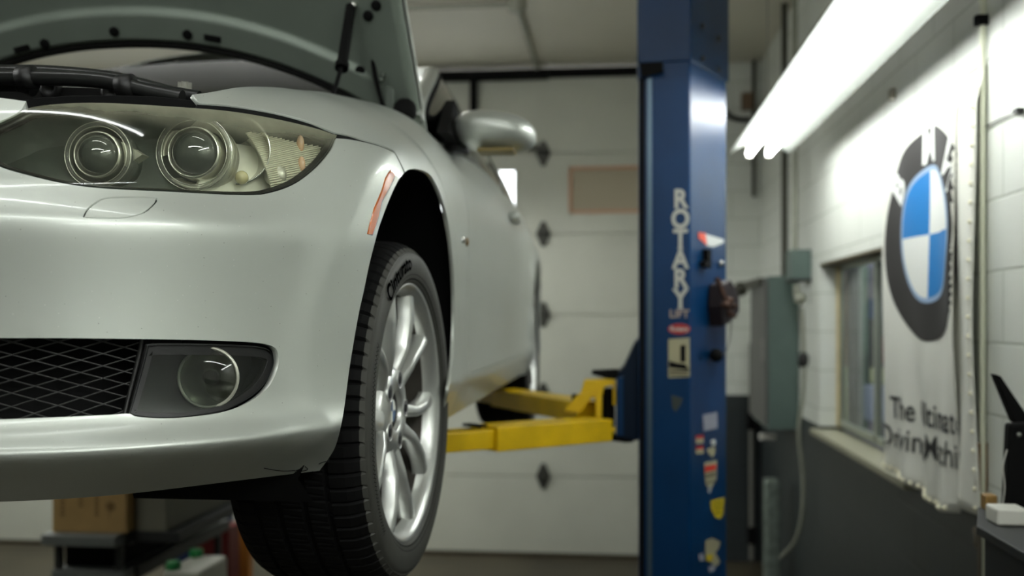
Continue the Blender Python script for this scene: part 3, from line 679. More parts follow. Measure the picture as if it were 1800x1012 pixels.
P = [W(1733, 908, Y=Ya + .03), W(1790, 912, Y=Ya + .03)]
m = MB(); m.box((P[0].x + .012, Ya, CTZ + .001), (P[0].x + .078, Ya + .07, CTZ + .036)); m.build('adapter_body', white_p, pa, bevel=.005)
m = MB(); m.tube(smooth_path([(P[0].x + .078, Ya + .02, CTZ + .02), (P[0].x + .085, Ya - .02, CTZ + .022), (P[0].x + .07, Ya - .08, CTZ + .008), (P[0].x + .10, Ya - .08, CTZ + .006)]), .004, 8); m.build('cord', white_p, pa)
p = W(1741, 882, Y=2.38); tag(MB().box((p.x - .012, 2.375, CTZ), (p.x + .015, 2.41, CTZ + .035)).build('wooden_block', pm('amber_block', (150, 116, 60), .5), bevel=.004), 'small amber block on the tool cabinet behind the white adapter', 'block')
conduit('hanging_cord', [W(1712, 925, Y=2.9), W(1716, 960, Y=2.88), W(1722, 985, Y=2.86), (W(1718, 1040, Y=2.86).x, 2.86, .0)], .006, pm('grey_cord', (90, 84, 72), .6), 'grey cord hanging below the banner at the tool cabinet', 'cord')
# things on the office side of the window
PX = WX + .6
def off_box(name, px0, px1, y0, y1, Y, mat, label, cat, dep=.1):
    a = W(px0, y1, Y=Y); b = W(px1, y0, Y=Y); tag(MB().box((a.x, Y, a.z), (b.x, Y + dep, b.z)).build(name, mat), label, cat)
off_box('filing_cabinet', 1500, 1512, 470, 760, 6.4, pm('office_dark', (44, 50, 52), .6), 'dark upright cabinet in the office behind the wall window', 'cabinet', .2)
off_box('door_frame_post', 1514, 1526, 440, 770, 5.9, pm('office_green', (120, 140, 128), .4), 'pale green upright post in the office behind the wall window', 'post', .05)
off_box('wall_display', 1524, 1600, 400, 470, 6.6, pm('office_lilac', (150, 146, 176), .5), 'pale lilac panel high in the office behind the wall window', 'panel', .05)
off_box('storage_bin', 1530, 1600, 525, 560, 6.5, pm('office_blue', (40, 80, 130), .5), 'blue storage bin on the office shelf behind the wall window', 'bin', .2)
off_box('office_shelf', 1528, 1610, 560, 700, 6.3, pm('office_shelf_dark', (54, 60, 62), .6), 'dark grey shelving in the office behind the wall window', 'shelf', .2)
off_box('paper_sheet', 1530, 1600, 680, 740, 5.6, pm('paper_lilac', (190, 200, 230), .7), 'pale blue paper stack in the office near the window sill', 'paper', .15)
off_box('paper_cup', 1537, 1560, 648, 674, 5.7, pm('paper_yellow', (214, 220, 170), .7), 'pale yellow box in the office above the blue paper stack', 'box', .1)
off_box('red_can', 1551, 1580, 590, 640, 5.75, pm('office_red', (140, 40, 50), .6), 'red can in the office half hidden by the banner', 'can', .1)
off_box('office_bottle', 1473, 1490, 645, 745, 5.55, pm('office_mint', (176, 200, 178), .5), 'mint green bottle inside the office by the window jamb', 'bottle', .05)
# ceiling conduit
cd = pm('conduit_ceiling', (150, 150, 136), .5)
ceil_root = empty('ceiling_conduit', (-.2, 6, CZ), 'pale conduit with round junction box running along the ceiling toward the overhead door', 'conduit')
p = W(908, 8, Z=CZ - .02); MB().tube([(p.x, p.y, CZ - .02), (p.x + .005, DY - .02, CZ - .02)], .02, 10).build('conduit_run', cd, ceil_root)
MB().tube([(-2.6, p.y, CZ - .02), (p.x, p.y, CZ - .02)], .014, 10).build('conduit_branch', cd, ceil_root)
MB().lathe([(0, -.06), (.05, -.06), (.06, -.04), (.06, 0)], (p.x, p.y, CZ), (0, 0, 1), 18).build('junction_cap', cd, ceil_root)
# ------------------------------------------------------------------ the car
XC, Z0 = -1.258, 1.375          # car centre line, height the lift has raised it by
AX = 1.843                      # front axle
car = empty('car', (XC, 3.3, Z0), 'silver coupe raised on the lift with its bonnet open', 'car')
PLAN = [(0, 1.075), (.13, 1.078), (.25, 1.087), (.36, 1.10), (.45, 1.12), (.53, 1.146), (.60, 1.182), (.665, 1.232), (.725, 1.30), (.775, 1.375), (.815, 1.45), (.848, 1.53), (.868, 1.62), (.88, 1.73), (.886, 1.86), (.889, 2.05), (.890, 2.3), (.891, 2.65), (.891, 3.1), (.891, 3.6), (.889, 4.1), (.885, 4.5), (.872, 4.85), (.845, 5.15), (.79, 5.42), (.70, 5.62)]
EDGE = [(0, 1.19, .745), (.12, 1.19, .745), (.23, 1.20, .742), (.33, 1.21, .738), (.42, 1.225, .735), (.49, 1.24, .733), (.55, 1.262, .732), (.60, 1.29, .732), (.645, 1.325, .735), (.672, 1.385, .752), (.684, 1.46, .776), (.688, 1.55, .798), (.69, 1.64, .817), (.691, 1.75, .838), (.693, 1.87, .862), (.698, 2.05, .891), (.712, 2.3, .918), (.772, 2.65, .905), (.822, 3.1, .902), (.822, 3.6, .908), (.812, 4.1, .92), (.79, 4.5, .94), (.75, 4.85, .955), (.70, 5.1, .965), (.62, 5.3, .955), (.5, 5.45, .94)]
NC = len(PLAN)
ROWF = [(.188, -.085), (.203, -.058), (.222, -.020), (.243, .018), (.258, .038), (.266, .041), (.276, .030), (.288, .012), (.320, .002), (.40, -.002), (.47, 0), (.52, .006), (.545, .008), (.560, .002), (.578, -.012), (.60, -.030)]
ROWS = [(.188, -.034), (.203, -.026), (.222, -.018), (.242, -.010), (.256, -.004), (.267, 0.0), (.280, .002), (.295, .002), (.33, -.004), (.40, -.005), (.47, -.004), (.52, -.002), (.545, 0), (.575, 0), (.61, 0), (.66, 0)]
NT = 7; NR = len(ROWF) + NT
def sstep(x, a, b):
    t = np.clip((x - a) / (b - a), 0, 1); return t * t * (3 - 2 * t)
CN = np.zeros((NC, NR, 3))
for i in range(NC):
    v, y = PLAN[i]; a = PLAN[max(i - 1, 0)]; b_ = PLAN[min(i + 1, NC - 1)]
    if i == 0: n2 = (0, -1)
    else:
        dx, dy = b_[0] - a[0], b_[1] - a[1]; l = math.hypot(dx, dy); n2 = (dy / l, -dx / l)
    w = float(sstep(np.array(float(y)), 1.28, 1.62))
    for j in range(len(ROWF)):
        z = ROWF[j][0] * (1 - w) + ROWS[j][0] * w; e = ROWF[j][1] * (1 - w) + ROWS[j][1] * w
        CN[i, j] = (v + n2[0] * e, y + n2[1] * e, z)
    P0 = CN[i, len(ROWF) - 1]; E = np.array(EDGE[i]); d = E - P0
    Pf = P0 + np.array([d[0] * .25, d[1] * .25, d[2] * .55]); ws = w
    Pside = P0 + np.array([d[0] * .04, d[1] * .25, d[2] * .86]) if y < 2.4 else P0 + np.array([d[0] * -.05, d[1] * .3, d[2] * .55])
    P1 = Pf * (1 - ws) + Pside * ws
    for k in range(1, NT + 1):
        t = k / NT; CN[i, len(ROWF) - 1 + k] = (1 - t) ** 2 * P0 + 2 * t * (1 - t) * P1 + t * t * E
def interp_ctrl(P):
    """B-spline control points that pass through P along axis 0"""
    n = P.shape[0]; A = np.zeros((n, n)); 
    for i in range(1, n - 1): A[i, i - 1] = 1 / 6; A[i, i] = 4 / 6; A[i, i + 1] = 1 / 6
    A[0, 0] = A[-1, -1] = 1
    return np.linalg.solve(A, P.reshape(n, -1)).reshape(P.shape)
CT = interp_ctrl(CN)
def pad(P, ax):
    P = np.moveaxis(P, ax, 0); P = np.concatenate([2 * P[:1] - P[1:2], P, 2 * P[-1:] - P[-2:-1]], 0); return np.moveaxis(P, 0, ax)
CP = CT
CP = np.concatenate([CP[1:2] * np.array([-1, 1, 1]), CP, 2 * CP[-1:] - CP[-2:-1]], 0)
CP = pad(CP, 1)
def bas(f): return np.stack([(1 - f) ** 3 / 6, (3 * f ** 3 - 6 * f ** 2 + 4) / 6, (-3 * f ** 3 + 3 * f ** 2 + 3 * f + 1) / 6, f ** 3 / 6], -1)
ARCHZ = .33
def S(t, s, off=0.0):
    """outer skin of the car's left half: t runs from the nose round to the tail, s from sill up to bonnet edge; world coordinates"""
    t = np.clip(np.asarray(t, float), 0, NC - 1 - 1e-6); s = np.clip(np.asarray(s, float), 0, NR - 1 - 1e-6)
    def ev(t, s):
        ti = np.floor(t).astype(int); si = np.floor(s).astype(int); bt = bas(t - ti); bs = bas(s - si); P = 0
        for a in range(4):
            for b in range(4):
                P = P + CP[ti + a, si + b] * (bt[..., a] * bs[..., b])[..., None]
        # flared wheel arches
        for ya, z_ in ((AX, ARCHZ), (AX + 2.76, ARCHZ)):
            r = np.hypot(P[..., 1] - ya, P[..., 2] - z_)
            g = sstep(r, .475, .415) * sstep(P[..., 0], .74, .84)
            P = P + np.stack([.014 * g, 0 * g, 0 * g], -1)
        return P
    P = ev(t, s)
    if np.any(off):
        n = nrm(t, s, ev); P = P + n * np.asarray(off)[..., None] if np.ndim(off) else P + n * off
    return P + np.array([XC, 0, Z0])
def nrm(t, s, ev=None):
    ev = ev or (lambda a, b: S(a, b)); h = 1e-3
    ta = np.clip(t, h, NC - 1 - 2 * h); sa_ = np.clip(s, h, NR - 1 - 2 * h)
    dt = ev(ta + h, sa_) - ev(ta - h, sa_); ds = ev(ta, sa_ + h) - ev(ta, sa_ - h)
    n = np.cross(dt, ds); return n / np.maximum(np.linalg.norm(n, axis=-1, keepdims=True), 1e-12)
GT, GS = np.meshgrid(np.arange(0, NC - 1, .05), np.arange(0, NR - 1 + .01, .1), indexing='ij')
GP = S(GT, GS); GX, GY, GD = project(GP)
def inv(px, py, ymin=None, ymax=None):
    """surface parameters of the skin point seen at a pixel"""
    d2 = (GX - px) ** 2 + (GY - py) ** 2
    if ymin is not None: d2 = np.where(GP[..., 1] < ymin, 1e9, d2)
    if ymax is not None: d2 = np.where(GP[..., 1] > ymax, 1e9, d2)
    near = d2 < max(d2.min() * 1.5, 60)
    k = np.argmin(np.where(near, GD * 400 + d2 * .3, 1e9)); t, s = GT.flat[k], GS.flat[k]
    h = 1e-3
    for _ in range(12):
        x, y, _d = project(S(t, s)); ex, ey = px - x, py - y
        if abs(ex) + abs(ey) < .01: break
        xa, ya, _d = project(S(t + h, s)); xb, yb, _d = project(S(t, s + h))
        J = np.array([[(xa - x) / h, (xb - x) / h], [(ya - y) / h, (yb - y) / h]])
        try: dl = np.linalg.solve(J, np.array([ex, ey]))
        except Exception: break
        dl = np.clip(dl, -.5, .5); t = float(np.clip(t + dl[0], 0, NC - 1.001)); s = float(np.clip(s + dl[1], 0, NR - 1.001))
    return t, s
def outl(pts, smooth=True, closed=False, n=5, **kw):
    """pixel outline -> parameter outline"""
    if smooth:
        q = smooth_path([(a, b, 0) for a, b in (list(pts) + ([pts[0]] if closed else []))], n)
        if closed: q = q[:-1]
        pts = [(a.x, a.y) for a in q]
    return [inv(a, b, **kw) for a, b in pts]
def resample(poly, step):
    out = []
    for a, b in zip(poly, poly[1:] + poly[:1]):
        l = math.hypot((b[0] - a[0]) * 2, b[1] - a[1]); n = max(1, int(l / step))
        for k in range(n): out.append((a[0] + (b[0] - a[0]) * k / n, a[1] + (b[1] - a[1]) * k / n))
    return out
def inside(P, poly):
    poly = np.array(poly); x, y = P[:, 0], P[:, 1]; r = np.zeros(len(P), bool); j = len(poly) - 1
    for i in range(len(poly)):
        xi, yi = poly[i]; xj, yj = poly[j]
        c = ((yi > y) != (yj > y)); 
        with np.errstate(divide='ignore', invalid='ignore'):
            r ^= c & (x < (xj - xi) * (y - yi) / (yj - yi + 1e-15) + xi)
        j = i
    return r
def dist_poly(P, poly):
    poly = np.array(poly); q = np.roll(poly, -1, 0); d = np.full(len(P), 1e9)
    for a, b in zip(poly, q):
        ab = b - a; L2 = max(ab @ ab, 1e-15); t = np.clip(((P - a) @ ab) / L2, 0, 1); d = np.minimum(d, np.linalg.norm(P - (a + t[:, None] * ab), axis=1))
    return d
def panel(name, outer, holes=(), mat=None, parent=None, dt=.1, ds=.25, off=0.0, flange=.014, mirror=False, offfn=None, smoothn=True, flange_dir=-1):
    outer = resample(list(outer), .22); holes = [resample(list(h), .22) for h in holes]
    a = np.array(outer); lo, hi = a.min(0), a.max(0)
    gx, gy = np.meshgrid(np.arange(lo[0] + dt / 2, hi[0], dt), np.arange(lo[1] + ds / 2, hi[1], ds), indexing='ij')
    G = np.stack([gx.ravel(), gy.ravel()], 1); sc = np.array([2.0, 1.0])
    ok = inside(G, outer)
    for h_ in holes: ok &= ~inside(G, h_)
    G = G[ok]
    for h_ in [outer] + holes:
        G = G[dist_poly(G * sc, np.array(h_) * sc) > .09]
    V = []; E = []
    for lp in [outer] + holes:
        b = len(V); n = len(lp); V += lp; E += [(b + i, b + (i + 1) % n) for i in range(n)]
    V += [tuple(g) for g in G]
    vv, ee, ff, ov, oe, of = delaunay_2d_cdt([Vector((x * 2, y)) for x, y in V], E, [], 0, 1e-6)
    P = np.array([(v.x / 2, v.y) for v in vv]); Fc = [tuple(f) for f in ff]
    C = np.array([(P[f[0]] + P[f[1]] + P[f[2]]) / 3 for f in Fc])
    ok = inside(C, outer)
    for h_ in holes: ok &= ~inside(C, h_)
    Fc = [f for f, k in zip(Fc, ok) if k]
    of_ = off if offfn is None else offfn(P)
    X = S(P[:, 0], P[:, 1], of_); N_ = nrm(P[:, 0], P[:, 1])
    # orientation: make faces agree with outward normal
    Fo = []
    for f in Fc:
        g = np.cross(X[f[1]] - X[f[0]], X[f[2]] - X[f[0]])
        Fo.append(f if g @ N_[f[0]] > 0 else f[::-1])
    nv = len(X); verts = [tuple(x) for x in X]; faces = list(Fo); norms = [tuple(n) for n in N_]
    if flange:
        cnt = {}
        for f in Fo:
            for i in range(3):
                e = (f[i], f[(i + 1) % 3]); cnt[e] = 1
        bd = [e for e in cnt if (e[1], e[0]) not in cnt]
        mp = {}
        for a_, b_ in bd:
            for q in (a_, b_):
                if q not in mp: mp[q] = len(verts); verts.append(tuple(X[q] + N_[q] * flange * flange_dir)); norms.append(tuple(N_[q]))
        for a_, b_ in bd: faces.append((b_, a_, mp[a_], mp[b_]))
    used = sorted({i for f in faces for i in f}); rm = {k: i for i, k in enumerate(used)}
    verts = [verts[k] for k in used]; norms = [norms[k] for k in used]; faces = [tuple(rm[i] for i in f) for f in faces]
    if mirror is None: pass
    if mirror:
        o = len(verts); F2 = [tuple(o + i for i in f[::-1]) for f in faces]; 
        verts = verts + [(2 * XC - p[0], p[1], p[2]) for p in verts]; norms = norms + [(-n[0], n[1], n[2]) for n in norms]
        faces = faces + F2
    me = bpy.data.meshes.new(name); me.from_pydata(verts, [], faces); me.update()
    me.polygons.foreach_set('use_smooth', [True] * len(faces))
    if smoothn:
        ln = []
        for p in me.polygons:
            fl = len(p.vertices) == 4
            for vi in p.vertices: ln.append((0, 0, 0) if fl else norms[vi])
        me.normals_split_custom_set(ln)
    o = bpy.data.objects.new(name, me); scene.collection.objects.link(o); me.materials.append(mat)
    if parent is not None: o.parent = parent; o.matrix_parent_inverse = parent_inv(parent)
    PN[o.name] = norms
    return o
PN = {}
def mirror_part(o, parent):
    """the same part on the other side of the car, with its own parts"""
    src = o.data; vs_ = [(2 * XC - v.co.x, v.co.y, v.co.z) for v in src.vertices]; fs = [tuple(p.vertices)[::-1] for p in src.polygons]
    me = bpy.data.meshes.new(src.name); me.from_pydata(vs_, [], fs); me.update()
    me.polygons.foreach_set('use_smooth', [p.use_smooth for p in src.polygons])
    for m_ in src.materials: me.materials.append(m_)
    if o.name in PN:
        nn = PN[o.name]; ln = []
        for p in me.polygons:
            for vi in p.vertices: ln.append((0, 0, 0) if len(p.vertices) == 4 else (-nn[vi][0], nn[vi][1], nn[vi][2]))
        me.normals_split_custom_set(ln)
    q = bpy.data.objects.new(o.name.split('.')[0], me); scene.collection.objects.link(q)
    if 'label' in o: q['label'] = o['label']
    q.parent = parent; q.matrix_parent_inverse = parent_inv(parent)
    for md in o.modifiers:
        n_ = q.modifiers.new(md.name, md.type)
        for a_ in (('thickness', 'offset') if md.type == 'SOLIDIFY' else ('width', 'segments', 'limit_method', 'angle_limit')): setattr(n_, a_, getattr(md, a_))
    for ch in [x for x in bpy.data.objects if x.parent == o]: mirror_part(ch, q)
    return q
def tline(s, t0, t1, n=30): return [(t0 + (t1 - t0) * k / n, s) for k in range(n + 1)]
SM = NR - 1 - .001
# ---- outlines read from the photograph
lamp_top = [(22, 203), (50, 190), (100, 183), (180, 181), (300, 187), (400, 195), (480, 208), (550, 224), (593, 238)]
lamp_bot = [(593, 238), (582, 264), (556, 295), (520, 322), (478, 338), (430, 343), (300, 337), (180, 331), (110, 322), (50, 308), (0, 293), (-35, 272), (-52, 250)]
lamp_in = [(-52, 250), (-45, 236), (-20, 222), (22, 203)]
A_ = outl(lamp_top); B_ = outl(lamp_bot); C_ = outl(lamp_in)
LAMP = A_[:-1] + B_[:-1] + C_[:-1]
gap = outl([(593, 238), (640, 250), (694, 270), (706, 294), (710, 304)], smooth=False)
arch_f = outl([(710, 304), (700, 317), (685, 349), (668, 394), (659, 426), (649, 465), (639.5, 511), (629.6, 556), (615, 642), (606, 710), (600, 745), (590, 783), (577, 806), (560, 829)], ymax=1.86)
t_end = arch_f[-1][0]
nose = outl([(22, 203), (38, 192), (46, 178)], smooth=False)
BUMP = tline(0.001, 0.001, t_end)[:-1] + arch_f[::-1][:-1] + gap[::-1][:-1] + B_[1:-1] + C_[1:-1]
n0 = inv(2, 172)
BUMP += [nose[0], nose[1], nose[2], n0] + tline(n0[1], n0[0], .001, 12)[1:]
top_in = outl([(0, 594), (100, 594), (200, 595), (330, 597), (420, 600), (465, 604), (484, 612), (490, 628), (487, 650), (472, 680), (444, 703), (395, 723), (330, 733), (280, 735), (240, 732), (226, 727), (190, 729), (100, 733), (0, 737)])
tL0 = top_in[0]; tL1 = top_in[-1]
INTAKE = tline(tL0[1], .001, tL0[0], 10)[:-1] + top_in + tline(tL1[1], tL1[0], .001, 10)[1:]
WASH = outl([(146, 379), (152, 368), (166, 356), (186, 347), (230, 345), (270, 346), (277, 350), (272, 359), (254, 374), (232, 381), (210, 384), (152, 383)], closed=True, n=4)
MARK = outl([(687.5, 295), (695, 310), (685, 332), (672, 355), (665, 385), (655, 414), (645, 411), (650, 390), (657, 365), (670, 335), (677, 312)], smooth=False)
def shrink(poly, k):
    c = np.mean(np.array(poly), 0); return [tuple(c + (np.array(p) - c) * k) for p in poly]
def inset(poly, d, k=2.0):
    """move an outline inwards by d in the plane of the parameters (scaled)"""
    a = np.array(poly) * np.array([k, 1.0]); n = len(a); area = 0.5 * np.sum(a[:, 0] * np.roll(a[:, 1], -1) - np.roll(a[:, 0], -1) * a[:, 1]); sg = 1 if area > 0 else -1
    e = np.roll(a, -1, 0) - np.roll(a, 1, 0); nn = np.stack([-e[:, 1], e[:, 0]], 1) * sg; nn /= np.maximum(np.linalg.norm(nn, axis=1, keepdims=True), 1e-9)
    a = a + nn * d; return [(x / k, y) for x, y in a]
kid = [(.35, 17.0), (.5, 15.8), (.9, 15.1), (1.5, 15.0), (1.9, 15.4), (2.05, 16.4), (2.0, 17.6), (1.8, 18.6), (1.2, 19.0), (.7, 18.9), (.4, 18.3)]
bumper = panel('front_bumper', BUMP, [INTAKE, WASH, MARK, kid], paint, car, flange=.012, mirror=True)
tL = [inv(x, y) for x, y in ((0, 594), (0, 737))]
panel('washer_cover', inset(WASH, .09, 3.4), [], paint, bumper, dt=.06, ds=.2, flange=.01, off=-.0004)
amber = pm('amber_reflector', (206, 104, 28), .15, coat=1.0, bump=.3, bscale=500)
panel('side_marker', inset(MARK, .07), [], amber, bumper, dt=.06, ds=.2, flange=.006, off=.001)
# black sheets behind the seams, painting the shade in the gaps
panel('seam_shade', inset(WASH, -.25), [], deepblack, bumper, dt=.06, ds=.2, off=-.0035, flange=0)
panel('seam_shade', inset(MARK, -.15), [], deepblack, bumper, dt=.06, ds=.2, off=-.006, flange=0)
# kidney grille
kg = panel('kidney_grille', kid, [inset(kid, .28)], chrome, car, dt=.06, ds=.2, off=.006, flange=.03)
panel('grille_back', kid, [], deepblack, kg, dt=.1, ds=.4, off=-.03, flange=0)
# ---- fender
lampgap = outl([(350, 181), (400, 184), (450, 191), (500, 201), (550, 216), (590, 234)], n=3)
arch_r = outl([(710, 304), (720, 297.5), (735, 297), (755, 306), (770, 331), (783, 370), (791, 415), (796.5, 470), (799, 530), (798, 600), (793, 655), (788, 690), (785, 705)], ymin=1.5)
t_door = inv(824, 430)[0]
t_start = lampgap[0][0]
gap2 = inset(gap, 0) 
gp = [(a + .012, b + .17) for a, b in gap]
FEND = [(t_start, SM)] + [lampgap[0]] + lampgap[1:-1] + gp[:-1] + [(gp[-1][0] + .01, gp[-1][1])] + arch_r[1:] + [(arch_r[-1][0], .001)] + tline(.001, arch_r[-1][0], t_door, 8)[1:] + [(t_door, SM * k / 12) for k in range(1, 13)] + tline(SM, t_door, t_start, 30)[1:-1]
fender = panel('front_fender', FEND, [], paint, car, flange=.007)
topo = outl([(350, 190), (400, 195.5), (450, 203), (500, 213), (550, 225), (592, 238)], n=3)
panel('lamp_gap_shade', [(a, b + .05) for a, b in lampgap] + [(a, b - .12) for a, b in topo[::-1]], [], deepblack, fender, dt=.08, ds=.2, off=-.004, flange=.02)  # black strip standing in for the shade above the lamp
panel('seam_shade', [(a, b - .25) for a, b in gap] + [(a, b + .35) for a, b in gap[::-1]], [], deepblack, fender, dt=.08, ds=.2, off=-.0035, flange=0)  # black strip painting the shade in the bumper seam
panel('seam_shade', [(t_door - .05, .1), (t_door + .08, .1), (t_door + .08, SM - .2), (t_door - .05, SM - .2)], [], deepblack, fender, dt=.05, ds=.4, off=-.004, flange=0)  # the same painted shade along the door seam
# ---- door, rocker and rear quarter
def rect(t0, t1, s0, s1): return tline(s0, t0, t1, 24)[:-1] + [(t1, s0 + (s1 - s0) * k / 10) for k in range(10)] + tline(s1, t1, t0, 24)[:-1] + [(t0, s1 + (s0 - s1) * k / 10) for k in range(10)]
g_ = .02
t_dend = 20.4
door_p = panel('side_door', rect(t_door + g_, t_dend, 6.6, SM), [], paint, car, dt=.25, ds=.4, flange=.02)
rocker = panel('rocker_panel', rect(t_door + g_, t_dend - .05, .01, 6.45), [], paint, car, dt=.25, ds=.4, flange=.02)
tq = np.linspace(math.pi * 1.0, 0, 24)
def yz2ts(y, z):
    d = np.hypot(GP[..., 1] - y, GP[..., 2] - Z0 - z); k = np.argmin(d); return float(GT.flat[k]), float(GS.flat[k])
ra_ = [yz2ts(AX + 2.76 - .375 * math.cos(a), ARCHZ + .375 * math.sin(a)) for a in np.linspace(-.25, math.pi + .25, 28)]
QUA = [(t_dend + .03, SM), (t_dend + .03, 10), (t_dend + .03, .01), (ra_[0][0], .01)] + ra_ + [(ra_[-1][0], .01)] + tline(.01, ra_[-1][0], NC - 1.01, 10)[1:] + tline(SM, NC - 1.01, t_dend + .03, 16)[:-1]
quarter = panel('rear_quarter', QUA, [], paint, car, dt=.2, ds=.4, flange=.02)
# rear end
m = MB(); m.grid(lambda u, v: tuple(S(NC - 1.01, v) * np.array([0, 1, 1]) + np.array([XC + (S(NC - 1.01, v)[0] - XC) * u, .10 * (1 - u * u), 0])), list(np.linspace(-1, 1, 13)), list(np.linspace(.01, SM, 16)))
m.build('rear_bumper', paint, car, solid=.005)
# door handle
P = W(909, 383, X=-.362); m = MB(); m.beam((XC + .893, P.y - .1, P.z), (XC + .893, P.y + .1, P.z), .032, .03); m.build('door_handle', paint, door_p, bevel=.01)
P = W(812, 421, Y=2.36); P2 = W(823, 424, Y=2.4)
m = MB(); c = S(*inv(813, 421)); m.sphere(c, .009, 12, 8, (.6, 1, 1)); c2 = S(*inv(820, 425)); m.tube([c, c2], .004, 8)
m.build('side_repeater_stub', chrome, fender)
m = MB(); m.sphere(c2, .011, 12, 8, (.6, 1.1, 1)); m.build('repeater_bulb', pm('bulb_amber', (120, 90, 40), .4), fender)
# ---- wheel arch liners, undertray, engine bay
LEFT = []
for ya in (AX, AX + 2.76):
    m = MB(); ang = list(np.linspace(-.5, math.pi + .5, 40)); RL = .392
    def lin_pt(a, k):
        y = ya - RL * math.cos(a); z = ARCHZ + RL * math.sin(a); t_, s_ = yz2ts(y, max(z, .2)); vmax = float(S(t_, s_)[0]) - XC - .012
        return (XC + .50 + (vmax - .50) * k, y, Z0 + z)
    rows = [[lin_pt(a, k) for k in (0, .5, 1)] for a in ang]
    m.add([p for r_ in rows for p in r_], [(i * 3 + j, (i + 1) * 3 + j, (i + 1) * 3 + j + 1, i * 3 + j + 1) for i in range(len(ang) - 1) for j in range(2)], True)
    m.grid(lambda a, r: (XC + .50, ya - r * math.cos(a), Z0 + ARCHZ + r * math.sin(a)), ang, [0, RL])
    LEFT.append(m.build('wheel_arch_liner', deepblack, car))
m = MB(); zt = Z0 + .20
P = [(S(t, .8)[0], S(t, .8)[1] + .015) for t in np.linspace(0, t_end, 20)]
m.prism([(x, y, zt) for x, y in P] + [(XC + .70, 1.50, zt), (XC + .60, 1.58, zt), (XC + .5, 1.9, zt), (XC, 1.9, zt)], (0, 0, .012)); m.mirror_x(XC)
ut = m.build('undertray', deepblack, car, merge=True)
m = MB()
m.grid(lambda u, v: (XC + .25 + .42 * u, 1.40 + .22 * math.sin(v * math.pi) * (1 if True else 0) + .1 * u - .03, Z0 + .20 - .045 * math.sin(u * math.pi) ** .5 * (1 - abs(2 * v - 1) ** 3)), list(np.linspace(0, 1, 14)), list(np.linspace(0, 1, 10)))
m.build('air_deflector', black, ut, solid=.01, offs=1)
MB().box((XC - .80, 2.4, Z0 + .17), (XC + .80, AX + 2.4, Z0 + .26)).build('floor_pan', darksteel, car, bevel=.02)
for sx_ in (-.0,):
    c = W(150, 858, Y=1.30); m = MB(); m.box((c.x - .004, 1.30, c.z - .006), (c.x + .004, 1.31, c.z + .004)); m.build('clip', deepblack, bumper)
# scuffs on the lower corner of the bumper
scuff = pm('scuff', (20, 20, 19), .8)
for pts in ([(464, 822), (480, 825), (500, 827), (518, 826)], [(518, 827), (528, 823), (534, 817)], [(519, 829), (540, 825), (536, 819)], [(560, 815), (566, 812), (573, 810)], [(549, 828), (552, 832)]):
    q = outl(pts, n=3); m = MB(); m.tube([tuple(S(a, b, .0006)) for a, b in q], [.0007] * len(q), 6); m.build('scuff_mark', scuff, bumper)
eb = MB(); eb.box((XC - .62, 1.45, Z0 + .30), (XC + .60, 2.38, Z0 + .60)); eb.box((XC - .70, 2.36, Z0 + .30), (XC + .70, 2.40, Z0 + .84))
ebo = eb.build('engine_bay', deepblack, car)
m = MB(); m.tube(smooth_path([W(-300, 128, Y=1.50), W(-100, 124, Y=1.50), W(0, 126, Y=1.50), W(60, 126, Y=1.5), W(130, 130, Y=1.5), W(200, 138, Y=1.5), W(250, 150, Y=1.5), W(300, 163, Y=1.5), W(350, 172, Y=1.5)]), .011, 12)
m.build('bay_tube', pm('hose_black', (30, 31, 30), .28), ebo)
m = MB(); m.tube(smooth_path([W(-300, 136, Y=1.44), W(0, 136, Y=1.44), (*W(45, 137, Y=1.44),)]), .012, 12); m.tube(smooth_path([W(56, 136, Y=1.44), W(130, 138, Y=1.44), W(180, 142, Y=1.44), W(215, 149, Y=1.44), W(260, 160, Y=1.44), W(320, 172, Y=1.44)]), .012, 12)
m.build('bay_tube', MATS['hose_black'], ebo)
m = MB(); m.tube(smooth_path([W(-300, 146, Y=1.46), W(0, 146, Y=1.46), W(38, 148, Y=1.46), W(60, 156, Y=1.46)]), .013, 12); m.build('bay_tube', MATS['hose_black'], ebo)
for x, y in ((48, 137), (222, 152)): m = MB(); m.lathe([(.0, -.012), (.018, -.012), (.018, .012), (0, .012)], W(x, y, Y=1.44), (1, 0, .1), 16); m.build('tube_clamp', black, ebo)
P = [W(-300, 150, Y=1.55), W(0, 150, Y=1.55), W(60, 152, Y=1.55), W(200, 156, Y=1.55), W(260, 164, Y=1.55), W(345, 175, Y=1.55), W(350, 205, Y=1.55), W(-300, 215, Y=1.55)]
m = MB(); m.prism(P, (0, .03, 0)); m.build('radiator_support', black, ebo)
for x, y in ((91, 157), (198, 163)):
    m = MB(); m.lathe([(.018, .0), (.018, .006), (.010, .01), (.008, .004), (0, .004)], W(x, y, Y=1.55), (0, -1, 0), 18); m.build('grommet', darksteel, ebo)
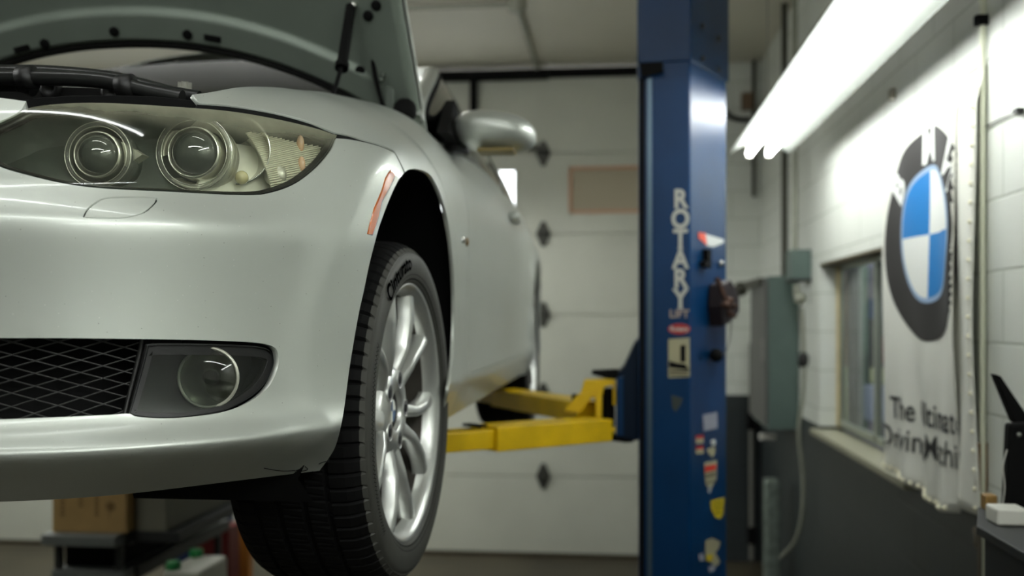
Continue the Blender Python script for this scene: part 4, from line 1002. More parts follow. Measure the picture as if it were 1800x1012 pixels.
# seal over the lamp
P = [W(x, y, Y=1.395) for x, y in ((14, 187), (20, 184), (35, 178), (60, 172), (120, 168), (200, 167), (270, 169), (340, 176), (356, 186), (356, 196), (300, 190), (180, 184), (100, 185), (45, 192), (28, 196), (22, 190), (15, 190))]
m = MB(); m.prism(P, (0, .05, 0)); m.build('lamp_seal', deepblack, bumper, bevel=.002)
clr = clear_mat('clear_cap', (235, 235, 230), .45, (200, 200, 190))
m = MB(); c = W(325, 156, Y=1.6); m.lathe([(.0125, -.006), (.0125, 0), (.011, .001), (.010, .009), (.006, .011), (0, .010)], c, (0, 0, 1), 20)
for k in range(8): a = k * math.pi / 4; m.box((c.x + .010 * math.cos(a) - .0015, c.y + .010 * math.sin(a) - .0015, c.z), (c.x + .010 * math.cos(a) + .0015, c.y + .010 * math.sin(a) + .0015, c.z + .010))
m.build('washer_cap', clr, ebo)
# ---- headlamp
def depth_panel(name, poly, off, mat, parent, holes=(), **kw): return panel(name, poly, holes, mat, parent, off=off, **kw)
bez_m = pm('lamp_bezel', (58, 66, 60), .5, .1, noise=.15, nscale=60)
refl_c = pm('lamp_reflector', (222, 222, 212), .22, .85)
satin = pm('lamp_satin', (198, 198, 184), .38, .55)
head = depth_panel('headlight', inset(LAMP, .1), -.075, bez_m, car, dt=.12, ds=.3, flange=.075, flange_dir=1)
lens_m = clear_mat('lamp_lens', (246, 248, 240), .045, (190, 190, 164), .04, 1.5, zgrad=(Z0 + .690, Z0 + .738, .62), dirt=.6)
panel('lens', inset(LAMP, .05), [], lens_m, head, dt=.08, ds=.2, off=.0012, flange=0)
panel('lens_border', LAMP, [inset(LAMP, .30)], pm('lens_border', (22, 22, 20), .25), head, dt=.08, ds=.2, off=-.004, flange=.01)
def lamp_frame(px, py, back):
    """point behind the lens at a pixel, and forward direction of the car"""
    P = Vector(S(*inv(px, py))); r = ray(px, py).normalized(); return P + r * back
fw = Vector((.10, -1, .02)).normalized()
projlens = pm('projector_glass', (70, 76, 72), .04, 0, coat=1.0, spec=1.0)
ringm = clear_mat('halo_ring', (246, 247, 244), .16, (228, 229, 222), .08, 1.5)
def both(fn, name, mat, parent, **kw):
    m = MB(); fn(m); return m.build(name, mat, parent, **kw)
# low beam (outer) and high beam (inner) projectors with their halo rings
for (px, py, rl, rr, bk) in ((341, 268, .0335, .052, .045), (172, 272, .0285, .043, .05)):
    c = lamp_frame(px, py, bk)
    pj = both(lambda m: m.lathe([(rl * 1.12, -.05), (rl * 1.12, .0), (rl * 1.06, .006), (rl * 1.0, .004), (rl * .98, -.004)], c, fw, 48), 'projector', refl_c, head)
    both(lambda m: m.lathe([(rl, -.004), (rl * .93, .004), (rl * .75, .011), (rl * .5, .016), (rl * .2, .019), (0, .0195)], c, fw, 48), 'projector_lens', projlens, head)
    both(lambda m: m.lathe([(rr * .97, -.05), (rr * .97, -.008), (rl * 1.35, -.014), (rl * 1.2, -.02), (rl * 1.2, -.05)], c, fw, 48), 'halo_shroud', satin if px > 300 else bez_m, head)
    both(lambda m: m.lathe([(rr, -.03), (rr * 1.04, -.004), (rr * 1.0, .002), (rr * .93, .001), (rr * .90, -.006), (rr * .95, -.03)], c, fw, 56), 'halo_ring', ringm, head)
    both(lambda m: [m.lathe([(q, .0), (q + .0006, .0012), (q + .0012, 0)], c, fw, 56) for q in (rl * 1.03, rr * .88, rr * 1.02)], 'halo_edge', refl_c, head)
# reflector bowl beside the low beam, turn signal bowl and its ribbed optic
c = lamp_frame(412, 262, .050)
bowl = both(lambda m: m.lathe([(.050, .0), (.048, -.012), (.042, -.026), (.032, -.038), (.02, -.044), (0, -.046)], c, Vector((.35, -1, 0)), 40), 'side_reflector', refl_c, head)
both(lambda m: m.lathe([(.0495, .0), (.0505, .0012), (.0520, .0)], c, Vector((.35, -1, 0)), 40), 'reflector_edge', chrome, head)
both(lambda m: m.sphere(lamp_frame(425, 312, .042), .010, 14, 9), 'marker_bulb', pm('bulb_cream', (214, 206, 160), .15, coat=1), head)
SIG = outl([(392, 207), (440, 213), (500, 226), (550, 239), (580, 246), (566, 275), (545, 298), (515, 318), (470, 333), (420, 336), (385, 334), (380, 300), (398, 262), (392, 232)], closed=True, n=3)
sigm = pm('signal_reflector_face', (240, 240, 226), .42, .0, bump=.6, bscale=45)
sg = panel('turn_signal', SIG, [], sigm, head, dt=.08, ds=.2, off=-.052, flange=.01)
# horizontal prisms of the optic
sigclear = pm('signal_optic', (214, 212, 192), .18, 0, coat=1.0)
m = MB(); a = np.array(SIG); lo, hi = a.min(0), a.max(0)
for s_ in np.arange(lo[1] + .1, hi[1], .13):
    ts = np.arange(inv(478, 280)[0], hi[0], .04); q = inside(np.stack([ts, ts * 0 + s_], 1), SIG); run = [tuple(S(t, s_, -.022)) for t, k in zip(ts, q) if k]
    if len(run) > 2: m.tube(run, .0016, 6)
m.build('signal_prisms', sigclear, head)
amb2 = pm('signal_amber', (216, 176, 140), .25, coat=1)
for x, y, r_ in ((528, 253, .009), (530, 290, .009)): both(lambda m: m.sphere(lamp_frame(x, y, .028), r_, 12, 8, (.7, .5, 1.5)), 'signal_bulb', amb2, head)
both(lambda m: m.sphere(lamp_frame(484, 308, .04), .018, 14, 9, (1, .5, .9)), 'signal_reflector', satin, head)
c = lamp_frame(228, 272, .045); both(lambda m: m.prism([c + Vector((-.012, 0, .018)), c + Vector((.018, 0, .0)), c + Vector((-.012, 0, -.018))], (0, .02, 0)), 'bezel_wedge', satin, head)
# ---- fog lamp insert
fogL = outl([(262, 603), (258, 620), (250, 650), (240, 685), (232, 712), (228, 725)], n=3)
rt = outl([(228, 725), (240, 730), (280, 733), (330, 731), (395, 721), (442, 701), (470, 678), (485, 649), (487, 629), (481, 614), (464, 607), (420, 603.5), (330, 601), (262, 601)], n=4)
FOG = fogL[:-1] + rt[:-1]
fogb = panel('fog_lamp', inset(FOG, .05), [], pm('fog_bezel', (34, 38, 36), .5), car, dt=.1, ds=.3, off=-.055, flange=.05, flange_dir=1)
panel('fog_lens', inset(FOG, .12), [], clear_mat('smoked_lens', (176, 182, 176), .05, (80, 84, 78), .06, 1.5, dirt=.6), fogb, dt=.1, ds=.3, off=-.010, flange=0)
panel('fog_border', inset(FOG, .02), [inset(FOG, .22)], black, fogb, dt=.1, ds=.3, off=-.009, flange=.012)
P = Vector(S(*inv(370, 663))); c = P + ray(370, 663).normalized() * .026; ffw = Vector((.10, -1, .02)).normalized()
fl = both(lambda m: m.lathe([(.040, .008), (.037, .0), (.030, -.012), (.018, -.02), (0, -.024)], c, ffw, 40), 'fog_reflector', refl_c, fogb)
both(lambda m: m.lathe([(.0405, .004), (.0425, .010), (.0405, .014), (.038, .010)], c, ffw, 40), 'fog_ring', satin, fogb)
both(lambda m: m.lathe([(.039, .009), (.030, .016), (.015, .020), (0, .021)], c, ffw, 40), 'fog_glass', clear_mat('fog_glass', (225, 228, 222), .06, (160, 160, 150), .04), fogb)
both(lambda m: m.lathe([(0, .006), (.009, .006), (.011, -.01), (0, -.01)], c, ffw, 20), 'fog_bulb', darksteel, fogb)
# ---- intake mesh
def in_ts(t, s, off): return tuple(S(t, s, off))
m = MB(); sa0, sb0 = tL0[1], tL1[1]; slo, shi = min(sa0, sb0) + .05, max(sa0, sb0) + .1
tR = max(p[0] for p in fogL)
BL = fogL[::1]
def tb(s):  # right end of the mesh at row s
    q = sorted(fogL, key=lambda p: p[1]); return float(np.interp(s, [p[1] for p in q], [p[0] for p in q]))
pw = .028; ph = .0076   # diamond half width and half height in metres
Zg = lambda s: S(1.0, s)[2]
ss = np.linspace(slo, shi, 60); zz = np.array([float(Zg(s)) for s in ss])
def s_of_z(z): return float(np.interp(z, zz, ss))
tt = np.linspace(0, tR, 160); arc = [0.0]; q = S(tt, tt * 0 + (slo + shi) / 2)
for i in range(1, len(tt)): arc.append(arc[-1] + float(np.linalg.norm(q[i] - q[i - 1])))
def t_of_a(a): return float(np.interp(a, arc, tt))
zlo, zhi = zz.min(), zz.max(); H = zhi - zlo; slope = ph / pw * 1.0
for sg_ in (-1, 1):
    k = -int(H / (ph * 2)) * 1 - 4
    a0 = -H / slope - .1
    while a0 < arc[-1] + H / slope + .1:
        run = []
        n_ = 70
        for i in range(n_ + 1):
            z = zlo + H * i / n_; a = a0 + (z - zlo) / slope * sg_
            if a < 0: continue
            s_ = s_of_z(z); t_ = t_of_a(min(a, arc[-1]))
            if a <= arc[-1] and t_ < tb(s_) - .02: run.append(in_ts(t_, s_, -.028))
            elif run: break
        if len(run) > 1: m.tube(run, .0011, 5, cap=False)
        a0 += pw * 2
m.mirror_x(XC); gr = m.build('intake_grille', pm('grille_plastic', (40, 40, 38), .42), car)
m = MB()
for f_ in (lambda k: (tb(slo + (shi - slo) * k) - .02, slo + (shi - slo) * k, -.026),): m.tube([in_ts(*f_(k)) for k in np.linspace(0, 1, 12)], .003, 6)
m.build('grille_edge', MATS['grille_plastic'], gr)
BACK = tline(slo - .4, .001, tR + .3, 12)[:-1] + [(tR + .3, slo + (shi - slo) * k / 5) for k in range(5)] + tline(shi + .4, tR + .3, .001, 12)[:-1]
panel('intake_back', BACK, [], deepblack, gr, dt=.3, ds=.5, off=-.10, flange=0, mirror=True)
# ---- greenhouse
RAIL = [(.765, 2.44, .925), (.745, 2.6, 1.01), (.722, 2.85, 1.12), (.685, 3.1, 1.205), (.64, 3.35, 1.262), (.605, 3.7, 1.298), (.595, 4.1, 1.295), (.61, 4.6, 1.22), (.65, 5.0, 1.08), (.68, 5.15, .98)]
rail = smooth_path([(XC + a, b, Z0 + c_) for a, b, c_ in RAIL], 6)
m = MB()
def strip(path, w_in, w_out, dz):
    P = []
    for p in path: P.append([p + Vector((w_out, 0, -.012)), p + Vector((w_out * .4, 0, .006)), p + Vector((-w_in * .3, 0, .010)), p + Vector((-w_in, 0, dz))])
    n = len(P); m.add([q for r_ in P for q in r_], [(i * 4 + j, i * 4 + j + 1, (i + 1) * 4 + j + 1, (i + 1) * 4 + j) for i in range(n - 1) for j in range(3)], True)
strip(rail, .065, .012, .008)
pil = m.build('roof_pillar', paint, car, solid=.004); LEFT.append(pil)
m = MB(); m.tube([p + Vector((.014, 0, -.016)) for p in rail[2:]], .009, 8); m.build('window_trim', deepblack, pil)
sideglass = pm('tinted_glass', (12, 13, 12), .04, 0, coat=1.0, spec=.6)
windglass = pm('windscreen_glass', (52, 54, 46), .6, 0, spec=.03)
m = MB(); rp_ = rail[2:-1]
def sg_fn(u, v):
    p = rp_[min(int(u * (len(rp_) - 1)), len(rp_) - 1)] + Vector((.012, 0, -.02)); y = p.y
    e = S(np.interp(y, [a[1] for a in EDGE], range(NC)), SM); b = Vector((float(e[0]), y, float(e[2])))
    q = p.lerp(b, v); q.x += .02 * math.sin(v * math.pi) * min(1, (b - p).length * 4); return q
m.grid(sg_fn, list(np.linspace(0, 1, len(rp_))), list(np.linspace(0, 1, 8)))
LEFT.append(m.build('side_window', sideglass, car, solid=.004))
# windscreen and roof
wl = [p + Vector((-.062, 0, .006)) for p in rail]
iw = [i for i, p in enumerate(wl) if p.y <= 3.36]; ir = [i for i, p in enumerate(wl) if 3.3 <= p.y <= 4.45]; ib = [i for i, p in enumerate(wl) if p.y >= 4.4]
def span(idx, bulge, fwd, name, mat):
    m = MB(); m.grid(lambda i, u: (XC + (wl[i].x - XC) * u, wl[i].y - fwd * (1 - u * u), wl[i].z + bulge * (1 - u * u)), idx, list(np.linspace(-1, 1, 25))); return m.build(name, mat, car, solid=.005)
span(iw, .022, .07, 'windscreen', windglass); span(ir, .055, .10, 'roof', paint); span(ib, .05, -.10, 'rear_window', sideglass)
m = MB(); m.grid(lambda i, u: (XC + .70 * u, 2.36 + .10 * i - .12 * (1 - u * u), Z0 + .885 + .035 * i + .02 * (1 - u * u)), [0, 1], list(np.linspace(-1, 1, 15))); m.build('cowl_panel', black, car, solid=.01)
m = MB(); m.grid(lambda i, u: (XC + (.70 - .12 * i) * u, 5.0 + .5 * i + .05 * (1 - u * u), Z0 + .97 - .02 * i), [0, .5, 1], list(np.linspace(-1, 1, 9))); m.build('boot_lid', paint, car, solid=.01)
# ---- mirror
mc = W(862, 221, Y=2.60); mm = MB()
def mir(u, v):
    a = u * 2 * math.pi; x = math.cos(a); z = math.sin(a)
    w_ = .112; hh = .056
    X = w_ * np.sign(x) * abs(x) ** .8; Z_ = hh * np.sign(z) * abs(z) ** .75
    if x > 0: Z_ *= 1 - .12 * x
    Z_ -= .10 * X
    r_ = math.sqrt(max(0, 1 - v ** 2.6))
    return (mc.x + X * (1 if v < 1 else 1) * (r_ * .75 + .25 if v < .999 else .25) * (1 if v < .999 else 0.0), 2.72 - .115 * v, mc.z + Z_ * (r_ * .9 + .1 if v < .999 else 0) + .004 * v)
mm.grid(mir, list(np.linspace(0, 1, 41)), [0, .15, .3, .45, .6, .72, .82, .9, .95, .98, 1.0])
mo = mm.build('side_mirror', paint, car); LEFT.append(mo)
m = MB(); m.beam((mc.x - .09, 2.70, mc.z - .035), (XC + .80, 2.72, Z0 + .895), .07, .035); m.build('mirror_arm', black, mo, bevel=.008)
MB().box((mc.x - .04, 2.62, mc.z - .064), (mc.x + .06, 2.70, mc.z - .052)).build('mirror_repeater', pm('mirror_amber', (120, 104, 50), .4), mo, bevel=.004)
MB().prism([(XC + .83, 2.50, Z0 + .90), (XC + .83, 2.86, Z0 + .90), (XC + .79, 2.86, Z0 + 1.06)], (-.03, 0, 0)).build('mirror_sail', deepblack, mo)
# ---- bonnet, opened about its rear hinges
HA = R(55); HY, HZ = 2.50, Z0 + .925
def hood_edge_rear(v): return .212 - .227 * (abs(v) / .74) ** 2.2       # forward shift of the rear edge
def half_w(y):  # half width at distance y forward of the hinge line
    return float(np.interp(y, [-.05, .1, .35, .6, .8, .95, 1.05, 1.12, 1.16], [.772, .768, .757, .745, .725, .69, .61, .45, .25]))
def hood_pt(u, w, off=0.0):
    """u across -1..1, w rear to front 0..1; off below the skin"""
    y = w * 1.15
    hw = half_w(y); v = hw * u; yr = hood_edge_rear(v)
    yy = yr * (1 - w) + w * (1.15 - .12 * abs(u) ** 2.5); hw = half_w(yy); v = hw * u
    zz_ = .075 * (1 - (v / .74) ** 2) - .04 * w * w - off
    return Vector((XC + v, HY - yy * math.cos(HA) + zz_ * math.sin(HA), HZ + yy * math.sin(HA) + zz_ * math.cos(HA)))
m = MB(); us_ = list(np.linspace(-1, 1, 61)); ws_ = list(np.linspace(0, 1, 41)); m.grid(lambda u, w: hood_pt(u, w), us_, ws_)
hood = m.build('bonnet', paint, car, solid=.003)
liner_p = pm('bonnet_underside', (132, 142, 132), .45, .3, noise=.05)
def under_off(u, w):
    dr = w * 1.12; ds = (1 - abs(u)) * .72; df = (1 - w) * 1.1
    st = .006 + .020 * float(sstep(np.array(min(ds, df, dr)), 0.0, .012))
    # raised perimeter rim then a step up into the middle recess
    wav = .012 * (1 if abs(u) < .42 else 0) * float(sstep(np.array(abs(u)), .5, .42))
    k = float(sstep(np.array(dr + wav * .0), .085, .108)) * float(sstep(np.array(ds), .10, .13)) * float(sstep(np.array(df), .08, .11))
    return st + .018 * (1 - k) - .004
m = MB(); m.grid(lambda u, w: hood_pt(u * .995, .004 + w * .992, under_off(u, w)), list(np.linspace(-1, 1, 121)), sorted(set(list(np.linspace(0, .15, 26)) + list(np.linspace(.15, 1, 40)))))
und = m.build('inner_frame', liner_p, hood)
m = MB(); m.tube([hood_pt(u, 0, .016) + Vector((0, .0, -.004)) for u in np.linspace(-.985, .985, 60)], .0125, 10); m.build('rear_seal', rubber, hood)
m = MB(); m.tube([hood_pt(1.0, w, .002) for w in np.linspace(.0, .97, 50)], .004, 8); m.build('bonnet_edge', paint, hood)
# insulation pad
pad_m = pm('insulation_pad', (74, 82, 72), .8, noise=.1, nscale=20)
m = MB(); m.grid(lambda u, w: hood_pt(u * .66, .16 + w * .7, .020), list(np.linspace(-1, 1, 21)), list(np.linspace(0, 1, 21))); m.build('insulation_pad', pad_m, hood, solid=.006)
def hood_hit(px, py):
    best = None
    for i in range(121):
        for j in range(81):
            u = -1 + 2 * i / 120; w = j / 80; P = hood_pt(u, w, .045)
            x, y, d = project(np.array(P)); e = (x - px) ** 2 + (y - py) ** 2
            if best is None or e < best[0]: best = (e, u, w)
    _, u, w = best; P = hood_pt(u, w, under_off(u, w) + .002); n = (hood_pt(u, w, .05) - hood_pt(u, w, 0)).normalized(); return P, n, u, w
for px, py, r_ in ((76, 75, .0125), (200, 61, .0125), (328, 63, .0125), (661, 10, .0125), (647, 32, .0125), (629, 131, .0135)):
    c, n, u, w = hood_hit(px, py); m = MB(); m.lathe([(r_, -.002), (r_, .003), (r_ * .7, .005), (0, .005)], c, n, 20); m.build('rubber_plug', deepblack, hood)
for px, py in ((40, 86), (372, 71)):
    c, n, u, w = hood_hit(px, py); t_ = (hood_pt(u + .02, w) - hood_pt(u - .02, w)).normalized(); m = MB(); m.beam(c - t_ * .022, c + t_ * .022, .016, .006, up=n); m.build('slot_plug', deepblack, hood, bevel=.003)
# strut and hinge
s0 = W(586, 166, Y=2.16); s1 = W(601, 116, Y=2.21); s2 = W(617, 12, Y=2.30)
m = MB(); m.tube([s0 - (s1 - s0) * 2.2, s1], .0052, 10); st = m.build('gas_strut', deepblack, hood)
m = MB(); m.tube([s1, s2], .0125, 14); m.lathe([(.016, -.008), (.016, .008)], s1, s2 - s1, 14); m.build('strut_body', deepblack, hood)
m = MB(); m.sphere(s2 + Vector((.006, 0, .004)), .010, 12, 8); m.build('ball_joint', chrome, hood)
hb = pm('hinge_bracket', (96, 104, 96), .45, .5)
m = MB(); m.beam(W(684, 200, Y=2.42), W(687, 132, Y=2.41), .022, .006, up=(0, 1, 0)); m.beam(W(694, 205, Y=2.42), W(697, 180, Y=2.43), .02, .006, up=(0, 1, 0)); m.build('hinge_arm', hb, hood, bevel=.002)
m = MB(); m.tube(smooth_path([W(655, 100, Y=2.38), W(659, 130, Y=2.39), W(667, 165, Y=2.40), W(677, 200, Y=2.41)]), .006, 8); m.build('hinge_spring', deepblack, hood)
m = MB(); m.prism([W(x, y, Y=2.42) for x, y in ((660, 75), (680, 72), (686, 108), (664, 112))], (0, .012, 0)); m.build('hinge_plate', hb, hood, bevel=.002)
for x, y in ((661, 56), (661, 68), (652, 92), (674, 132), (670, 140)):
    m = MB(); m.sphere(W(x, y, Y=2.38), .008, 10, 7); m.build('hinge_bolt', hb if y != 68 else darksteel, hood)
m = MB(); m.box(tuple(W(700, 212, Y=2.40)), tuple(W(722, 180, Y=2.44))); m.sphere(W(712, 194, Y=2.38), .03, 12, 8); m.build('hinge_mount', deepblack, hood)
LEFT += [fender, door_p, rocker, quarter, head, fogb, kg]
for o_ in LEFT: mirror_part(o_, car)
BCH = [x for x in bpy.data.objects if x.parent == bumper and x.name.split('.')[0] in ('washer_cover', 'side_marker', 'seam_shade', 'lamp_seal')]
for o_ in BCH: mirror_part(o_, bumper)
mirror_part(bpy.data.objects['air_deflector'], ut)
mirror_part(bpy.data.objects['grille_edge'], gr)
mirror_part(bpy.data.objects['bonnet_edge'], hood)
# ---- wheels
alloy = pm('alloy_paint', (206, 208, 204), .34, .7, coat=.3)
tyre_m = pm('tyre_rubber', (66, 66, 61), .6, spec=.4, noise=.12, nscale=30)
tread_m = pm('tyre_tread', (7, 7, 7), .75, spec=.2)
cap_b = pm('cap_blue', (30, 90, 150), .3)
brake_m = pm('brake_disc', (70, 52, 42), .5, .6)
def wheel():
    ax = Vector((1, 0, 0)); O = Vector((0, 0, 0))
    m = MB(); m.lathe([(.2405, -.012), (.2425, -.004), (.2425, .001), (.2385, .003), (.2345, .000), (.2275, -.006), (.2235, -.020), (.221, -.030)], O, ax, 96)
    w_ = m.build('wheel', alloy)
    m = MB(); m.lathe([(.221, -.030), (.219, -.045), (.208, -.10), (.208, -.21), (.225, -.225), (.235, -.225)], O, ax, 96); m.build('rim_barrel', pm('barrel_dark', (70, 66, 60), .55, .4, noise=.2, nscale=15), w_)  # inner barrel in a darker tone than the rim face
    def P(r_, phi, x): return Vector((x, r_ * math.sin(phi), r_ * math.cos(phi)))
    for k in range(5):
        for sgn in (-1, 1):
            m = MB(); rs = np.linspace(.050, .2285, 26); cs = np.linspace(-1, 1, 13); rows = []
            for r_ in rs:
                f = (r_ - .05) / .1765
                phi0 = R(k * 72 + 36) + sgn * R(np.interp(f, [0, .2, .45, .7, 1], [15, 13.0, 12.5, 15.5, 19]))
                hw = float(np.interp(f, [0, .15, .4, .7, .88, 1], [.021, .0165, .0120, .0130, .0150, .0185]))
                xc_ = float(np.interp(f, [0, .15, .4, .75, 1], [-.028, -.026, -.014, -.008, -.010]))
                row = []
                for u in cs:
                    dep = .0065 * (abs(u) ** 2.2) + (.0 if abs(u) < .95 else .022)
                    row.append(P(r_, phi0 + hw * u / r_, xc_ - dep))
                rows.append(row)
            nn = len(cs); m.add([p for row in rows for p in row], [(i * nn + j, (i + 1) * nn + j, (i + 1) * nn + j + 1, i * nn + j + 1) for i in range(len(rs) - 1) for j in range(nn - 1)], True)
            m.build('spoke', alloy, w_)
    m = MB(); m.lathe([(.036, -.034), (.037, -.027), (.040, -.024), (.060, -.024), (.077, -.027), (.083, -.036), (.084, -.07)], O, ax, 60); hb_ = m.build('hub', alloy, w_)
    for k in range(5):
        a = R(k * 72 + 90 - 0); c = P(.060, a, -.0245)
        m = MB(); m.lathe([(.0175, -.004), (.0175, .0012), (.0158, .0016), (.0148, -.002)], c, ax, 24); m.build('bolt_recess', alloy, w_)
        m = MB(); m.lathe([(.0150, .0008), (.0150, .0008), (0, .0008)], c, ax, 24); m.lathe([(.008, .001), (.008, .002), (0, .002)], c, ax, 6, smooth=False); m.build('wheel_bolt', darksteel, w_)
    m = MB(); m.lathe([(.036, -.036), (.034, -.0345), (.02, -.033), (0, -.0325)], O, ax, 40); cp_ = m.build('center_cap', ring_m, w_)
    for q, mt in ((0, wht_m), (1, cap_b), (2, wht_m), (3, cap_b)):
        m = MB(); n_ = 10; a0 = q * math.pi / 2; m.add([Vector((-.0321, 0, 0))] + [P(.021, a0 + math.pi / 2 * i / n_, -.0327) for i in range(n_ + 1)], [tuple([0] + [i, i + 1]) for i in range(1, n_ + 1)]); m.build('cap_quadrant', mt, w_)
    m = MB(); m.lathe([(.03, -.10), (.165, -.10), (.165, -.13), (.03, -.13)], O, ax, 48, smooth=False); m.lathe([(.03, -.09), (.09, -.09), (.095, -.10)], O, ax, 40); m.build('brake_disc', brake_m, w_)
    m = MB(); m.lathe([(.166, -.112), (.205, -.112), (.206, -.2), (.05, -.2)], O, ax, 40); m.build('dust_shield', deepblack, w_)
    m = MB(); m.prism([P(.09, R(60), -.08), P(.18, R(50), -.08), P(.19, R(75), -.08), P(.185, R(100), -.08), P(.10, R(100), -.08)], (-.06, 0, 0)); m.build('brake_caliper', pm('caliper', (120, 116, 60), .6, .4), w_, bevel=.006)
    # tyre
    prof = [(.230, -.012), (.236, -.004), (.2425, .005), (.250, .0085), (.262, .0115), (.275, .0125), (.288, .0105), (.296, .008), (.2975, .0055), (.299, .0065), (.306, -.001), (.3125, -.011), (.317, -.024), (.3185, -.040), (.3190, -.050), (.3135, -.052), (.3135, -.058), (.3195, -.060), (.3200, -.090), (.314, -.092), (.314, -.10), (.3200, -.102), (.3200, -.135), (.314, -.137), (.314, -.145), (.3195, -.147), (.319, -.175), (.3135, -.177), (.3135, -.183), (.3185, -.185), (.316, -.210), (.306, -.228), (.285, -.238), (.26, -.238), (.235, -.228)]
    n = 480; vs_ = []; 
    for k in range(n):
        a = 2 * math.pi * k / n; ph_ = k % 6
        for r_, x in prof:
            rr_ = r_
            if (-.053 < x < -.0) and r_ > .303 and ph_ == 0: rr_ = r_ - .006
            if -.05 > x > -.18 and r_ > .3185 and (k + int(-x * 90)) % 6 == 0: rr_ = r_ - .003
            if x < -.184 and r_ > .315 and ph_ == 0: rr_ = r_ - .005
            vs_.append(Vector((x, rr_ * math.sin(a), rr_ * math.cos(a))))
    np_ = len(prof); fs = [(k * np_ + i, ((k + 1) % n) * np_ + i, ((k + 1) % n) * np_ + i + 1, k * np_ + i + 1) for k in range(n) for i in range(np_ - 1)]
    m = MB(); m.add(vs_, fs, False); ty = m.build('tire', tyre_m, w_)
    ty.data.materials.append(tread_m); mi = [(1 if 9 < (j % (np_ - 1)) < 31 else 0) for j in range(len(fs))]; ty.data.polygons.foreach_set('material_index', mi)
    ty.data.polygons.foreach_set('use_smooth', [(j % (np_ - 1)) < 8 for j in range(len(fs))])
    def side_x(r_): return float(np.interp(r_, [.2425, .250, .262, .275, .288, .296], [.005, .0085, .0115, .0125, .0105, .008])) + .0024
    vs2, f2 = text_mesh('Cinturato', .040, .0012)
    m = MB(); m.add([P(.279 + y * .95, R(-25) + x * 1.05 / .279, side_x(.279 + y)) for x, y in vs2], f2)
    
    m.build('tire_lettering', pm('tire_letter', (3, 3, 3), .95, spec=0.0), w_)
    m = MB()
    for k in range(46):
        a = R(-62 - k * 1.5); a2 = a - R(.75)
        p = [P(.286, a, side_x(.286)), P(.279, a2, side_x(.279)), P(.286, a - R(1.5), side_x(.286))]; m.add([p[0], p[1], P(.277, a2, side_x(.277)), P(.284, a, side_x(.284))], [(0, 1, 2, 3)]); m.add([p[1], p[2], P(.284, a - R(1.5), side_x(.284)), P(.277, a2, side_x(.277))], [(0, 1, 2, 3)])
    m.lathe([(.2475, .0080), (.249, .0088)], O, ax, 96); m.lathe([(.2565, .0108), (.2572, .0111)], O, ax, 96)
    m.build('tire_marking', MATS['tire_letter'], w_)
    return w_
WCZ = 1.8 - 162 / F * 1.874
wl_ = wheel(); wl_.parent = car; wl_.location = Vector((-.389, AX, WCZ)) - car.location; wl_.rotation_euler = (0, 0, R(-2.9))
w2 = copy_tree(wl_, car); w2.location = Vector((-.393, AX + 2.76, WCZ + .0)) - car.location; w2.rotation_euler = (0, 0, 0)
for yy in (AX, AX + 2.76):
    w3 = copy_tree(wl_, car); w3.location = Vector((2 * XC + .393, yy, WCZ)) - car.location; w3.rotation_euler = (0, 0, math.pi)
tg = W(572, 905, Y=1.62)
m = MB(); m.sphere((0, 0, 0), .006, 10, 7, (.6, .6, 1.3)); tgo = m.build('control_arm_nut', pm('brass', (130, 116, 60), .4, .6), car); tgo.location = Vector((tg.x, 1.62, tg.z)) - car.location
m = MB(); m.beam((XC + .30, AX + .05, Z0 + .20), (XC + .64, AX, WCZ - .10), .05, .04); m.build('control_arm', deepblack, car)

# ------------------------------------------------------------------ things on the floor behind, lower left
cart = empty('equipment_cart', (-2.45, 4.6, 0), 'grey two shelf equipment cart carrying the cardboard box, seen under the bumper', 'cart')
grey_tray = pm('tray_grey', (112, 116, 114), .45); cart_dk = pm('cart_dark', (40, 42, 42), .5)
a = W(78, 940, Y=4.25); b_ = W(208, 940, Y=4.25); zt_ = 1.8 - 377 / F * W(140, 937, Y=4.25).length * 0 - 377 / F * (project(np.array((a.x, 4.25, 1)))[2])
L0, L1 = a.x, b_.x
for k, (dz, y0, y1) in enumerate(((0, 4.22, 5.5), (-.175, 4.30, 5.5))):
    m = MB(); m.box((L0 - .0, y0, zt_ + dz - .05), (L1, y1, zt_ + dz - .0)); m.build('shelf', grey_tray, cart, bevel=.006)
    m = MB(); m.box((L1 + .0, y0 + .1, zt_ + dz - .06), (L1 + .018, y1, zt_ + dz - .001)); m.build('side_rail', cart_dk, cart)
for x in (L0 + .03, L1 - .03):
    for y in (4.32, 5.44): m = MB(); m.box((x - .015, y - .015, .06), (x + .015, y + .015, zt_ - .04)); m.build('leg', cart_dk, cart)
m = MB(); m.box((L0 + .02, 4.32, .25), (L1 - .02, 5.44, .28)); m.build('cart_frame', cart_dk, cart)
for x in (L0 + .03, L1 - .03):
    for y in (4.32, 5.44): m = MB(); m.lathe([(.0, -.012), (.032, -.012), (.032, .012), (0, .012)], (x, y, .033), (1, 0, 0), 16); m.build('caster', rubber, cart)
card = pm('cardboard', (178, 146, 94), .8, noise=.06, nscale=12)
p0 = W(92, 930, Y=4.28).x; p1 = W(222, 930, Y=4.28).x
boxo = empty('cardboard_box', ((p0 + p1) / 2, 4.6, zt_), 'brown cardboard box with faint printed marks on the cart shelf', 'box')
MB().box((p0, 4.28, zt_ + .001), (p1, 4.78, zt_ + .30)).build('carton', card, boxo, bevel=.003)
m = MB(); 
for x, n_ in ((110, 5), (142, 3), (170, 5)):
    for k in range(n_): q = W(x, 872 + k * 8, Y=4.278); m.box((q.x - .008, 4.2775, q.z - .007), (q.x + .008, 4.2795, q.z + .007))
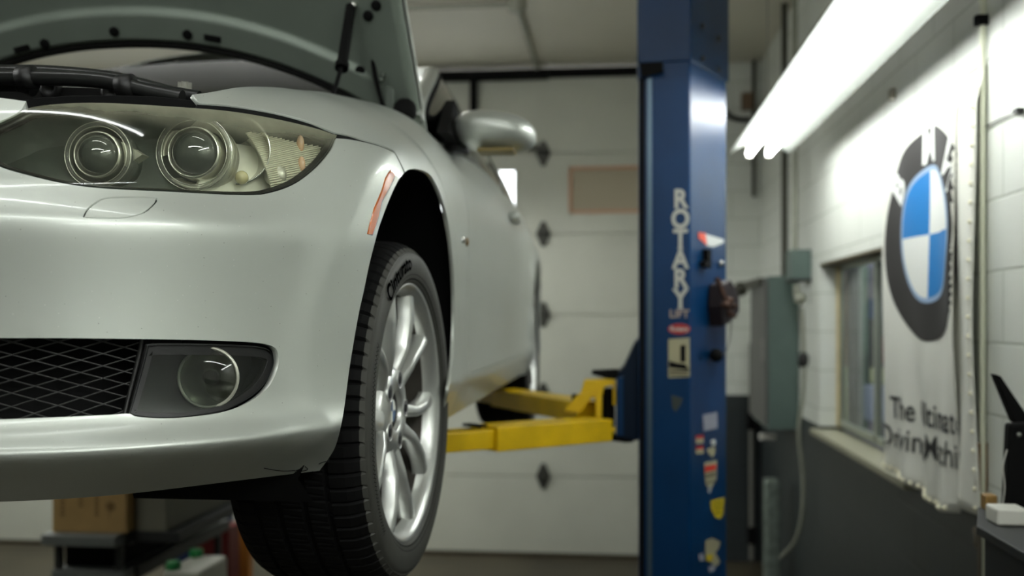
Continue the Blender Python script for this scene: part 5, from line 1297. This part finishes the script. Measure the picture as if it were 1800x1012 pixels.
q = W(194, 890, Y=4.278); m.sphere((q.x, 4.279, q.z), .022, 10, 6, (1, .05, 1)); m.prism([(q.x - .004, 4.2775, q.z), (q.x + .004, 4.2775, q.z), (q.x - .01, 4.2775, q.z - .07)], (0, .001, 0))
m.build('printed_marks', pm('print_brown', (128, 100, 60), .8), boxo)
tag(MB().box((p1 + .012, 4.34, zt_ + .001), (p1 + .16, 5.4, zt_ + .24)).build('display_unit', pm('unit_grey', (120, 118, 104), .6), bevel=.004), 'pale grey unit lying beside the cardboard box on the cart', 'equipment')
for o_ in [x for x in bpy.data.objects if x.name.startswith('display_unit')]:
    pass
m = MB(); m.box((L0 + .035, 4.36, zt_ - .174), (L1 - .04, 5.2, zt_ - .065)); m.sphere((L1 - .08, 4.37, zt_ - .12), .04, 12, 8, (1, .4, 1)); 
tag(m.build('machine_case', deepblack, bevel=.01), 'black machine case on the lower cart shelf under the cardboard box', 'machine')
MB().box((L1 + .02, 4.34, zt_ - .05), (L1 + .24, 5.45, zt_ + .0)).build('wing_shelf', cart_dk, cart, bevel=.004)
# drum, crate, post, plastic box
c = W(355, 900, Y=6.3); tag(MB().lathe([(0, 0), (.20, 0), (.20, .02), (.205, .3), (.20, .6), (.205, .86), (.19, .88), (0, .87)], (c.x, 6.3, 0), (0, 0, 1), 28).build('oil_drum', pm('drum_blue', (12, 32, 74), .45)), 'dark blue oil drum on the floor beyond the cart', 'drum')
a = W(332, 960, Y=5.7); b_ = W(402, 940, Y=5.7); tag(MB().box((a.x, 5.7, 0), (b_.x, 5.88, .56)).build('tool_chest', pm('chest_red', (92, 14, 12), .5), bevel=.01), 'dark red tool chest on the floor in front of the blue drum', 'chest')
a = W(411, 950, Y=5.9); b_ = W(432, 950, Y=5.9); tag(MB().box((a.x, 5.95, 0), (b_.x, 6.02, .80)).build('wooden_post', pm('post_wood', (176, 112, 40), .6), bevel=.003), 'orange wooden post standing behind the front tyre beside the drum', 'post')
m = MB(); m.tube(smooth_path([W(348, 880, Y=5.6), W(340, 910, Y=5.6), W(325, 950, Y=5.6), W(305, 985, Y=5.6), (W(298, 1010, Y=5.6).x, 5.6, .0)]), .012, 8); tag(m.build('green_hose', pm('hose_green', (60, 66, 40), .6)), 'dark green hose hanging beside the cart in front of the drum', 'hose')
YJ = 4.0; a = W(284, 1000, Y=YJ); b_ = W(352, 985, Y=YJ); zj = W(330, 1004, Y=YJ).z
stool = tag(MB().box((a.x - .04, YJ - .05, 0), (b_.x + .04, YJ + .5, zj - .19)).build('work_stool', cart_dk, bevel=.02), 'dark low work stand under the white plastic box', 'stand')
jug = empty('plastic_container', ((a.x + b_.x) / 2, YJ + .2, zj - .19), 'white plastic container with two green caps on the dark stand', 'container')
m = MB(); m.box((a.x + .005, YJ, zj - .19), (b_.x, YJ + .30, zj)); m.build('container_body', pm('container_white', (196, 196, 182), .45), jug, bevel=.018, seg=3)
gc = pm('cap_green', (20, 130, 60), .4)
for x, y, yy in ((297, 1000, YJ + .04), (345, 983, YJ + .26)):
    q = W(x, y, Y=yy); m = MB(); m.lathe([(0, .03), (.026, .03), (.03, .02), (.03, -.005)], (max(q.x, a.x + .035), yy, zj + .001), (0, 0, 1), 18); m.build('cap', gc, jug)
